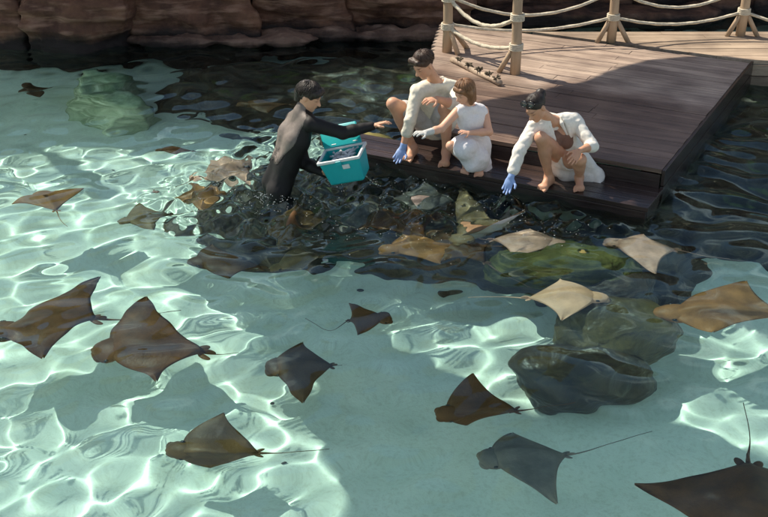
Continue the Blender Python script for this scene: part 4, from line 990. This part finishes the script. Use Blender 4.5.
# --- diver standing in the water
def build_diver():
    root = empty('person', (-.95, 8.95, -1.0)); tag(root, 'man in black wetsuit with grey back standing waist deep in the water', 'person')
    nk = J(303, 113, 8.95); sR, sL = J(311, 124, 8.82), J(293, 119, 9.1); eR, wR = J(343, 133, 8.80), J(373, 126, 8.85); eL, wL = J(304, 163, 8.98), J(326, 174, 8.86)
    hip = J(277, 186, 8.95); kR, kL = hip + np.array([.12, -.14, -.42]), hip + np.array([-.1, .06, -.43]); aR, aL = np.array([kR[0] - .03, kR[1] + .02, -.93]), np.array([kL[0] - .12, kL[1] + .05, -.93])
    hd = Head(J(309, 97, 8.93), (.86, -.3, -.38), (.1, 0, 1), 1.0)
    B = Field(.0046); torso(B, hip, nk, sR, sL, .98); leg(B, hip + np.array([.02, -.09, -.02]), kR, aR); leg(B, hip + np.array([-.02, .09, -.02]), kL, aL); foot(B, aR, aR + np.array([.2, -.05, 0]), -1.01); foot(B, aL, aL + np.array([.2, -.02, 0]), -1.01)
    arm(B, sR, eR, wR); arm(B, sL, eL, wL); hd.add(B, nk)
    hand(B, wR, J(389, 121, 8.86) - wR, (.1, -.2, -1), (.2, -1, .3), 1, .55); hand(B, wL, J(334, 172, 8.76) - wL, (.2, .1, 1), (0, -1, .2), 1, .5)
    B.mesh('body', M_SKIN['warm'], root, None, 1, hd.color)
    x = unit(sR - sL); up = unit(nk - hip); bk = unit(np.cross(up, x)); bk = bk if bk[0] < 0 else -bk
    def suit(vox, g):
        S = Field(vox); torso(S, hip, nk, sR, sL, .98, .012 + g); S.cone(nk - up * .02, lerp(nk, hd(0, -.018, -.055), .62), .062 + g, .058 + g, .02); S.cone(lerp(sR, sL, .5) - up * .07, nk - up * .01, .095 + g, .07 + g, .05); return S
    S = suit(.0065, 0)
    arm(S, sR, eR, lerp(eR, wR, .96), 1, (.066, .055, .053, .038)); arm(S, sL, eL, lerp(eL, wL, .96), 1, (.066, .055, .053, .038))
    leg(S, hip + np.array([.02, -.09, -.02]), kR, lerp(kR, aR, .5), 1, (.105, .07, .062, .055)); leg(S, hip + np.array([-.02, .09, -.02]), kL, lerp(kL, aL, .5), 1, (.105, .07, .062, .055))
    S.mesh('wetsuit', M_NEO, root, folds(.0025, 12, 33), 1)
    Pn = suit(.0065, .005); Pn.cut(lerp(hip, nk, .5) + bk * .088, -bk - up * .16); Pn.cut(nk + up * .1, up); Pn.mesh('back_panel', M_NEO2, root, folds(.0025, 12, 33), 1)
    Hh = Field(.005); Hh.ell(hd(0, -.022, .046), (.087, .106, .089), hd.A, .01); Hh.cone(hd(-.045, .07, .075), hd(.045, .07, .075), .032, .032, .03); Hh.cone(hd(0, -.08, .0), hd(0, -.075, -.07), .06, .04, .03); Hh.ell(hd(0, .112, -.035), (.075, .08, .082), hd.A, .012, 's'); Hh.cut(hd(0, -.02, -.055), -hd.A[2] + hd.A[1] * .45)
    Hh.ell(hd(.086, .012, -.02), (.028, .03, .04), hd.A, .01, 's'); Hh.ell(hd(-.086, .012, -.02), (.028, .03, .04), hd.A, .01, 's')
    ho = Hh.mesh('hair', M_HAIRD, root, hairs(.004, 36), 0); strands(hd, ho, (0, -.022, .044), (.086, .105, .09), 200, 4, 1.28, 1.95, M_HAIRD)
build_diver()

# ------------------------------------------------------------------ turquoise cool box
M_TURQ = pmat('turquoise_plastic', (.012, .40, .42), .35, .06, 8, .05, 60); M_WPL = pmat('white_plastic', (.72, .74, .72), .4, .06, 8, .05, 60); M_BLK = pmat('black_plastic', (.02, .02, .02), .4, 0, 8, .05)
M_BAIT = pmat('silver_fish', (.50, .53, .56), .25, .35, 30, .1)
def build_box():
    c = J(346, 165, 8.74); root = empty('cool_box', c); tag(root, 'open turquoise cool box with white rim held above the water by the diver', 'cool box')
    x = unit(J(365, 148, 8.70) - J(322, 156, 8.80)); up = unit(np.array([-.10, -.12, 1])); up = unit(up - x * (up @ x)); y = np.cross(up, x)
    hw, hd_, hh = .185, .125, .125
    def quad(s, z): return [c + x * a * hw * s + y * b * hd_ * s + up * z for a, b in ((-1, -1), (1, -1), (1, 1), (-1, 1))]
    bm = bmesh.new(); o_ = [quad(.84, -hh), quad(1, hh - .02), quad(.92, hh - .02), quad(.78, -hh + .02)]
    vs = [[bm.verts.new(tuple(p - c)) for p in q] for q in o_]
    bm.faces.new(vs[0][::-1]); bm.faces.new(vs[3])
    for a, b in ((0, 1), (1, 2), (2, 3)):
        for k in range(4): bm.faces.new((vs[a][k], vs[a][(k + 1) % 4], vs[b][(k + 1) % 4], vs[b][k]))
    bmesh.ops.bevel(bm, geom=[e for e in bm.edges if (e.verts[0] in vs[0] and e.verts[1] in vs[0] or (e.verts[0] in vs[0] and e.verts[1] in vs[1]) or (e.verts[1] in vs[0] and e.verts[0] in vs[1]))], offset=.022, segments=3, profile=.5, affect='EDGES')
    bm.verts.index_update(); mesh_obj('tub', np.array([v.co for v in bm.verts]) + c, [[v.index for v in f.verts] for f in bm.faces], M_TURQ, root, False); bm.free()
    mb = MB(); z = hh - .015
    for a0, a1 in (((-1, -1), (1, -1)), ((1, -1), (1, 1)), ((1, 1), (-1, 1)), ((-1, 1), (-1, -1))):
        p, q = [c + x * a[0] * hw * 1.0 + y * a[1] * hd_ * 1.0 + up * z for a in (a0, a1)]; d = unit(q - p); mb.box((p + q) / 2, (np.linalg.norm(q - p) / 2 + .009, .010, .013), [d, np.cross(up, d), up], .006)
    mb.build('rim', M_WPL, root, True)
    mb = MB(); lh = unit(up * .62 + y * .75 - x * .25); lp = c + y * hd_ * 1.05 + up * hh - x * .02
    mb.box(lp + lh * .10, (hw * .95, .014, .108), [x, unit(np.cross(lh, x)), lh], .01); mb.build('lid', M_TURQ, root, True)
    mb = MB(); rr = random.Random(4)
    for k in range(16):
        dd = unit(x * rr.uniform(-1, 1) + y * rr.uniform(-1, 1) + up * rr.uniform(-.2, .2)); l2 = unit(np.cross(up, dd)); p = c + x * rr.uniform(-.11, .09) + y * rr.uniform(-.06, .06) + up * (hh - .06 + .035 * rr.random())
        mb.ell(p, (.055, .011, .017), [dd, l2, np.cross(dd, l2)], 12, 8); mb.tube([p - dd * .05, p - dd * .075], [.004, .012], 6)
    mb.build('bait', M_BAIT, root, True)
    for q in (-.1, .1):
        mb = MB(); mb.box(c + y * hd_ * 1.12 + x * q + up * (hh + .0), (.022, .008, .024), [x, y, up], .003); mb.build('hinge', M_WPL, root)
    mb = MB(); mb.box(c - y * hd_ * 1.08 + up * (hh - .035), (.026, .009, .02), [x, y, up], .004); mb.build('latch', M_TURQ, root)
    mb = MB(); mb.tube([c - x * hw * 1.0 + up * .085 - y * .05, c - x * (hw + .045) + up * .09 - y * .05, c - x * (hw + .045) + up * .09 + y * .05, c - x * hw * 1.0 + up * .085 + y * .05], .014, 8); mb.build('handle', M_BLK, root, True)
    n = unit(np.cross(x, up)); fn = unit((quad(1, hh - .02)[0] - quad(.84, -hh)[0])); fn = unit(up * .24 + (-y) * .02)
    a = c - y * hd_ * .96 + up * .045 + x * .05; sl_ = unit(up * (2 * hh - .02) - y * hd_ * .16)
    mb = MB(); mb.box(a - y * .004, (.032, .003, .02), [x, unit(np.cross(sl_, x)), sl_], .002); mb.build('sticker', M_WPL, root)
build_box()

# ------------------------------------------------------------------ bubbles, foam and drops thrown up by the feeding
M_FOAM = pmat('white_foam', (.80, .82, .82), .35, .05, 30, 0)
def sprinkle(name, pts, label, cat):
    mb = MB()
    for c, rr, sq in pts: mb.ell(c, (rr, rr, rr * sq), None, 7, 5)
    o = mb.build(name, M_FOAM, None, True, False); return tag(o, label, cat, None, 'stuff')
_fr = np.random.RandomState(5); pts = []
cl = [(225, 178, .35), (255, 205, .22), (330, 190, .35), (375, 190, .4), (430, 205, .35), (480, 212, .25), (350, 225, .45), (300, 212, .2), (410, 235, .4), (520, 222, .2), (215, 205, .4), (560, 228, .25)]
for k in range(420):
    x, y, sp = cl[_fr.randint(len(cl))]; c = at(x, y)[:2] + _fr.normal(size=2) * sp * .6
    z = waves(np.array([[c[0]]]), np.array([[c[1]]]))[0, 0]
    pts.append((np.array([c[0], c[1], z + .001]), _fr.uniform(.0012, .0036), .5))
sprinkle('foam_bubbles', pts, 'white bubbles and foam specks on the choppy water of the feeding area', 'foam')
pts = []
for (x, y), n in (((261, 200), 60), ((282, 205), 30), ((424, 188), 16), ((500, 207), 20), ((396, 166), 14)):
    b = at(x, y)
    for k in range(n):
        th = _fr.uniform(0, 6.28); d = abs(_fr.normal()) * .06; h = abs(_fr.normal()) * .045 * math.exp(-d / .1) + .012
        pts.append((b + np.array([math.cos(th) * d * 1.5, math.sin(th) * d, h]), _fr.uniform(.001, .0032), 1.4))
sprinkle('water_drops', pts, 'white drops splashing at the waist of the diver and around the gloved hands', 'splash')

# every surface that can lie under the waves receives the light they focus
for o in SC.objects:
    if o.type == 'MESH' and o is not water:
        if min((o.matrix_basis @ Vector(c)).z + (o.parent.location.z if o.parent else 0) for c in o.bound_box) < .02: o.cycles.is_caustics_receiver = True
